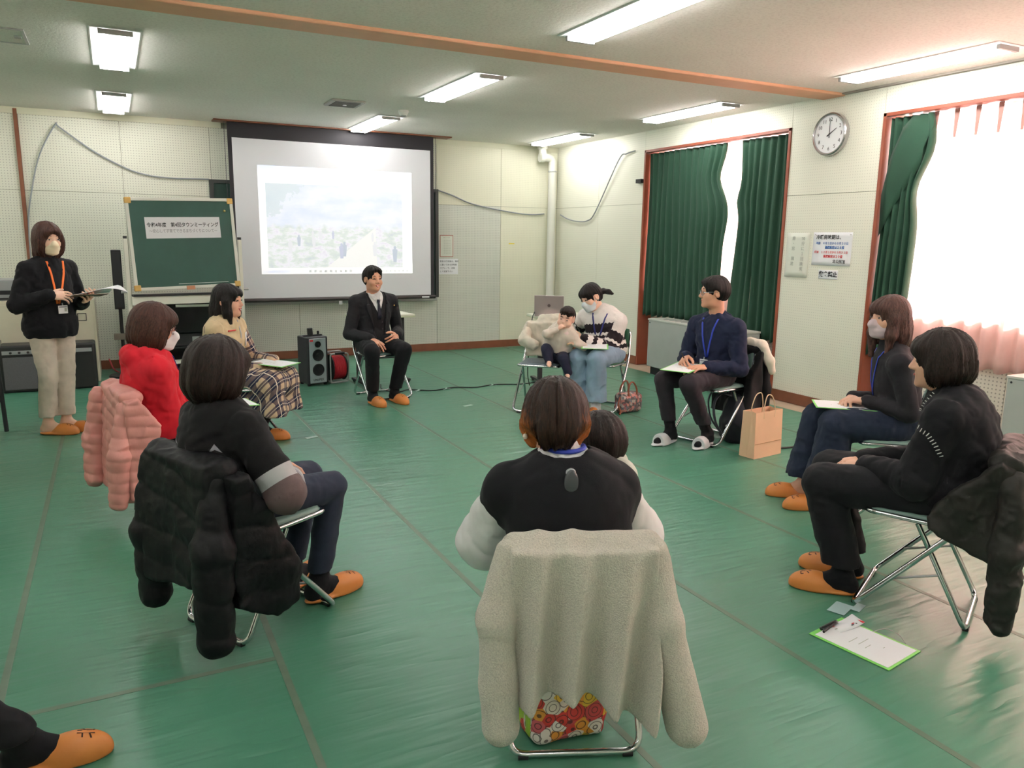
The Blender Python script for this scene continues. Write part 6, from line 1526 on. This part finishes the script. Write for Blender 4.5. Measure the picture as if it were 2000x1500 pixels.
# K: cream coat over the baby's chair
jacket('K', 'cream_coat', 'cream coat heaped over the back of the baby\'s chair', M_CREAMC, [
    ('jacket_body', lambda S: (S.fn(sheet(.76, lambda X: .45+0*X, lambda Z: -.20+0*Z, lambda Z: .195+.05*(.7-Z), -.20, .045, (.02, 24), 27), (-.24, -.34, .42), (.26, -.1, .78), .02), S.cone((-.18, -.245, .72), (.17, -.245, .72), .055, .055, .03), S.cone((-.13, -.22, .80), (.05, -.235, .78), .045, .05, .04))),
    ('sleeve', lambda S: S.chain([(.18, -.20, .70), (.20, -.13, .60), (.10, -.09, .565)], [.045, .05, .045], .03))], [wrinkle(.012, (13, 13, 9), 29), wrinkle(.004, (34, 34, 28), 30)])

# ------------------------------------------------------------------ clipboards
M_LIME = mat('lime_green_board', (132, 216, 104), .4); M_CLIP = mat('steel_clip', (120, 124, 124), .3, .8)
def clipboard(label, M, lines=True, name='clipboard'):
    e = empty(name, (0, 0, 0), 0, label, 'clipboard', 'lime green clipboards'); e.matrix_world = M
    box('board', (-.115, -.16, 0), (.115, .16, .003), M_LIME, e, bevel=.001)
    box('paper', (-.103, -.150, .003), (.103, .140, .0042), M_PAPER, e)
    c = box('clip', (-.05, .135, .003), (.05, .158, .010), M_CLIP, e, bevel=.002); MB().tube([(-.045, .146, .012), (.045, .146, .012)], .004, 8).build('clip_bar', M_BP, c)
    for s in (-1, 1): MB().lathe([(.006, .004), (.006, .012)], 10, Matrix.Translation((s*.05, .146, 0))).build('clip_rivet', M_BP, c)
    if lines:
        for k, (x, y, w) in enumerate(((-.02, .03, .06), (.0, .0, .07), (-.02, -.03, .04), (.02, -.07, .012))): box('printed_line', (x-w/2, y, .0042), (x+w/2, y+.0025, .0046), M_GREYINK, e)
    return e
def at_local(key, p, rz, rx=0.0, ry=0.0):
    l, a = spot(key); return Matrix.Translation(l) @ Matrix.Rotation(a, 4, 'Z') @ Matrix.Translation(p) @ Matrix.Rotation(R_(rz), 4, 'Z') @ Matrix.Rotation(R_(rx), 4, 'X') @ Matrix.Rotation(R_(ry), 4, 'Y')
clipboard('lime clipboard on the lap of the striped-sweater woman', at_local('T', (-.02, .235, .597), 200, 3))
clipboard('lime clipboard the navy-sweater man writes on', at_local('B', (.02, .345, .588), 195, 4))
clipboard('lime clipboard under the clasped hands of the lilac-masked woman', at_local('M', (.0, .265, .592), 175, 0))
clipboard('lime clipboard held in the lap of the red-jacketed woman', at_local('R', (.0, .25, .575), 180, 4))
clipboard('clipboard with pale paper on the plaid-skirted lap', at_local('V', (-.02, .27, .590), 170, 2))
# the one on the floor: corners measured on the mat
p1, p2, p3, p4 = Vector((2.31, 1.93, 0)), Vector((2.36, 1.62, 0)), Vector((2.59, 1.66, 0)), Vector((2.54, 1.97, 0))
cx = (p1+p2+p3+p4)/4; yd = ((p1+p4)-(p2+p3)).normalized(); fc = clipboard('lime clipboard lying on the floor with card and pen', Matrix.Translation((cx.x, cx.y, .001)) @ Matrix.Rotation(math.atan2(-yd.x, yd.y), 4, 'Z'))
FM = fc.matrix_world.copy()
pn = empty('pen', (0, 0, 0), 0, 'black pen clipped on the floor clipboard', 'pen'); pn.matrix_world = FM @ Matrix.Translation((-.02, .128, .016)) @ Matrix.Rotation(R_(8), 4, 'Z')
MB().tube([(-.06, 0, 0), (.05, 0, 0)], .0048, 10).build('barrel', M_BP, pn); MB().tube([(.05, 0, 0), (.062, 0, 0), (.068, 0, 0)], [.0048, .003, .001], 10).build('tip', M_CLIP, pn); box('pocket_clip', (-.06, -.002, .005), (-.02, .002, .0065), M_CLIP, pn)
cd = empty('name_card', (0, 0, 0), 0, 'white name card with red print lying across the floor clipboard', 'card'); cd.matrix_world = FM @ Matrix.Translation((.05, .11, .007)) @ Matrix.Rotation(R_(-12), 4, 'Z') @ Matrix.Rotation(R_(-3), 4, 'Y')
V = []; n = 8
for j in range(n+1):
    t = j/n; V += [(-.075+.15*t, -.032, .010*max(0, t-.5)**2*4), (-.075+.15*t, .032, .012*max(0, t-.4)**2*4)]
o = MB().add(V, [(2*j, 2*j+2, 2*j+3, 2*j+1) for j in range(n)], True).build('card_sheet', M_PAPER, cd); o.modifiers.new('t', 'SOLIDIFY').thickness = .0006
box('red_edge', (.066, -.031, .0095), (.076, .031, .0112), M_RED, cd)
for k, (x, y, m) in enumerate(((-.05, .012, M_RED), (-.055, -.008, M_GREYINK), (.03, -.012, M_RED), (.045, -.018, M_INK), (.02, -.02, M_INK))): box('print_mark', (x, y, .0012+(.004 if x > 0 else 0)), (x+.012, y+.005, .0020+(.004 if x > 0 else 0)), m, cd)
ps_ = empty('plastic_sleeve', (0, 0, 0), 0, 'clear plastic sleeve on the floor beside the clipboard', 'sleeve'); ps_.matrix_world = Matrix.Translation((2.60, 2.03, .002)) @ Matrix.Rotation(R_(20), 4, 'Z')
M_CLEAR = mat('clear_film', (170, 196, 196), .15)
box('sleeve_sheet', (-.055, -.035, 0), (.055, .035, .0012), M_CLEAR, ps_); box('sleeve_tab', (.02, -.07, .0006), (.10, -.035, .0016), M_CLEAR, ps_)
cable('badge_cord', [FM @ Vector((.10, .02, .006)), FM @ Vector((.135, -.01, .02)), FM @ Vector((.14, -.06, .018)), FM @ Vector((.118, -.10, .006))], .0016, M_LGREY, 'thin grey cord looping over the edge of the floor clipboard')
# pen in the writing hand
pw = empty('ballpoint_pen', (0, 0, 0), 0, 'black pen in the writing hand of the navy-sweater man', 'pen'); pw.matrix_world = at_local('B', (.045, .325, .665), 20, 38)
MB().tube([(0, -.055, 0), (0, .055, 0)], .0042, 10).build('barrel', M_BP, pw); MB().tube([(0, -.055, 0), (0, -.066, 0)], [.0042, .001], 10).build('tip', M_CLIP, pw)
# papers in the presenter's hands
pa = empty('clipboard_papers', (-.42, 6.70, 0), math.atan2(-.6, -.8), 'brown clipboard with curled white sheets held by the standing presenter', 'clipboard')
PM = Matrix.Translation((-.06, .275, 1.045)) @ Matrix.Rotation(R_(-22), 4, 'Z') @ Matrix.Rotation(R_(8), 4, 'X')
MB().box((-.13, -.10, -.004), (.09, .13, 0), PM).build('board', mat('brown_hardboard', (112, 84, 66), .5), pa, bevel=.001)
V = []; F = []; n = 12
for j in range(n+1):
    t = j/n
    for i in range(7):
        u = i/6; an_ = 1.2*u*math.pi*t*.9; V.append(PM @ Vector((-.13-.16*t*(.4+.6*u)+.22*(1-t), -.09+.20*u*(1-.35*t), .004+.05*math.sin(an_)*t+.02*t)))
for j in range(n):
    for i in range(6): k = j*7+i; F.append((k, k+1, k+8, k+7))
o = MB().add(V, F, True).build('curled_sheets', M_PAPER, pa); o.modifiers.new('t', 'SOLIDIFY').thickness = .002
MB().box((.03, -.02, .001), (.07, .06, .008), PM).build('clip', M_CLIP, pa)

# ------------------------------------------------------------------ bags
M_KRAFT = mat('kraft_paper', (226, 186, 152), .7, vary=.05, vscale=5, bump=.12, bscale=26, bdist=.006)
pb = empty('paper_bag', (4.045, 3.95, 0), R_(7.5), 'brown paper carrier bag with twisted handles beside the navy-sweater man', 'bag')
def bag_wall(name, pts):
    o = MB().add(pts, [(0, 1, 2, 3)]).build(name, M_KRAFT, pb); o.modifiers.new('t', 'SOLIDIFY').thickness = .0022; return o
w, dp, hh = .15, .065, .33
for s in (-1, 1):
    bag_wall('panel', [(-w, s*dp, .002), (w, s*dp, .002), (w*.98, s*(dp*.85), hh), (-w*.98, s*(dp*.85), hh)])
    # gusset folded inwards at its middle
    bag_wall('gusset', [(s*w, -dp, .002), (s*(w-.004), 0, .002), (s*(w-.03), 0, hh), (s*w*.98, -dp*.85, hh)]); bag_wall('gusset', [(s*(w-.004), 0, .002), (s*w, dp, .002), (s*w*.98, dp*.85, hh), (s*(w-.03), 0, hh)])
    MB().tube(spline([(-.06, s*dp*.85, hh-.05), (-.06, s*dp*.8, hh+.02), (-.035, s*dp*.7, hh+.095), (0, s*dp*.6, hh+.115), (.035, s*dp*.7, hh+.095), (.06, s*dp*.8, hh+.02), (.06, s*dp*.85, hh-.05)], 5), .0038, 6).build('handle', mat('pale_paper_cord', (222, 196, 160), .7), pb)
bag_wall('bottom', [(-w, -dp, .003), (w, -dp, .003), (w, dp, .003), (-w, dp, .003)])
box('fold_crease', (-w, -dp-.002, .105), (w, -dp+.001, .108), mat('kraft_crease', (178, 138, 100), .7), pb)
bp = empty('backpack', (4.16, 4.34, 0), R_(60), 'dark grey backpack slumped behind the paper bag', 'bag'); M_NYL = fabric('dark_grey_nylon', (40, 40, 48), .6); M_STR = fabric('grey_webbing', (92, 90, 102), .6)
S = Sdf(); S.ell((0, 0, .17), (.15, .10, .20), None, .03); S.ell((0, -.06, .11), (.12, .08, .11), None, .04); S.box((0, .02, .09), (.13, .08, .09), .04, None, .04); S.disp += [wrinkle(.010, (13, 13, 10), 44)]; S.cut((0, 0, .002), (0, 0, -1)); sdf_obj('pack_body', S, M_NYL, bp, .007, 1)
for s in (-1, 1): MB().tube(spline([(s*.07, .06, .36), (s*.09, .14, .38), (s*.10, .19, .30), (s*.10, .17, .16), (s*.09, .10, .05)], 6), .020, 8, flat=.35).build('shoulder_strap', M_STR, bp)
MB().tube(spline([(-.04, .05, .355), (-.03, .06, .40), (.03, .06, .40), (.04, .05, .355)], 5), .008, 8).build('grab_handle', M_STR, bp)
cable('backpack_strap', [(4.30, 4.0, .006), (4.40, 3.98, .008), (4.48, 4.02, .006), (4.56, 3.97, .007)], .007, M_BP, 'loose black strap end lying on the floor right of the paper bag')
def floral(name, cols, sc, bg):
    T = NT(name); v = T.obj(); vo = T.n('ShaderNodeTexVoronoi'); vo.inputs['Scale'].default_value = sc; T.t.links.new(v, vo.inputs['Vector'])
    c = T.ramp(T.sep(vo.outputs['Color'])[0], [(i/len(cols), srgb(*q)) for i, q in enumerate(cols)], 'CONSTANT'); ring = T.math('LESS_THAN', T.math('FRACT', T.math('MULTIPLY', vo.outputs['Distance'], sc*.16)), .22)
    c = T.mix(T.math('MULTIPLY', ring, .8), c, srgb(*bg)); T.set(Base_Color=c, Roughness=.6); T.bump(vo.outputs['Distance'], .2, .003); return T.m
tt = empty('floral_handbag', (3.99, 5.50, 0), R_(10), 'small floral tapestry handbag with brown leather handles on the floor', 'bag'); M_LEA = mat('brown_leather', (138, 74, 50), .45)
S = Sdf(); S.box((0, 0, .088), (.125, .07, .088), .045, None, .02); S.disp += [wrinkle(.008, (14, 14, 14), 47)]; S.cut((0, 0, .002), (0, 0, -1)); sdf_obj('bag_body', S, floral('floral_tapestry', [(52, 44, 56), (150, 60, 70), (176, 166, 158), (70, 84, 104), (196, 120, 112), (38, 36, 46)], 46, (188, 178, 170)), tt, .006, 1)
MB().tube([(-.11, -.0, .168), (0, 0, .176), (.11, 0, .168)], .010, 8, flat=.6).build('zip_band', M_LEA, tt)
for s in (-1, 1): MB().tube(spline([(-.05, s*.055, .15), (-.05, s*.05, .21), (-.02, s*.04, .265), (.02, s*.04, .265), (.05, s*.05, .21), (.05, s*.055, .15)], 5), .008, 8).build('handle', M_LEA, tt)
MB().tube(spline([(-.12, -.02, .15), (-.16, -.04, .09), (-.15, -.06, .03), (-.17, -.07, .006)], 5), .008, 8, flat=.5).build('strap', M_LEA, tt)
fb = empty('printed_bag', (1.145, 1.86, 0), R_(-8), 'colourful flower-printed fabric bag under the foreground chair', 'bag')
S = Sdf(); S.box((0, 0, .11), (.125, .085, .11), .03, rot_from((.04, 0, 1)), .02); S.ell((.05, 0, .19), (.07, .06, .03), None, .03); S.disp += [wrinkle(.010, (13, 13, 13), 49)]; S.cut((0, 0, .002), (0, 0, -1))
sdf_obj('bag_body', S, floral('bright_flower_print', [(204, 64, 58), (222, 186, 66), (226, 218, 208), (206, 96, 104), (226, 156, 64), (196, 74, 74), (230, 226, 220)], 24, (58, 42, 44)), fb, .006, 1)
S = Sdf(); S.box((-.118, -.01, .07), (.012, .05, .05), .01, None, .01); sdf_obj('side_pocket', S, mat('lime_pocket', (150, 186, 60), .6), fb, .006, 1)
MB().tube(spline([(.02, -.06, .19), (.06, -.07, .225), (.10, -.06, .19)], 6), .008, 8).build('handle', M_BP, fb)
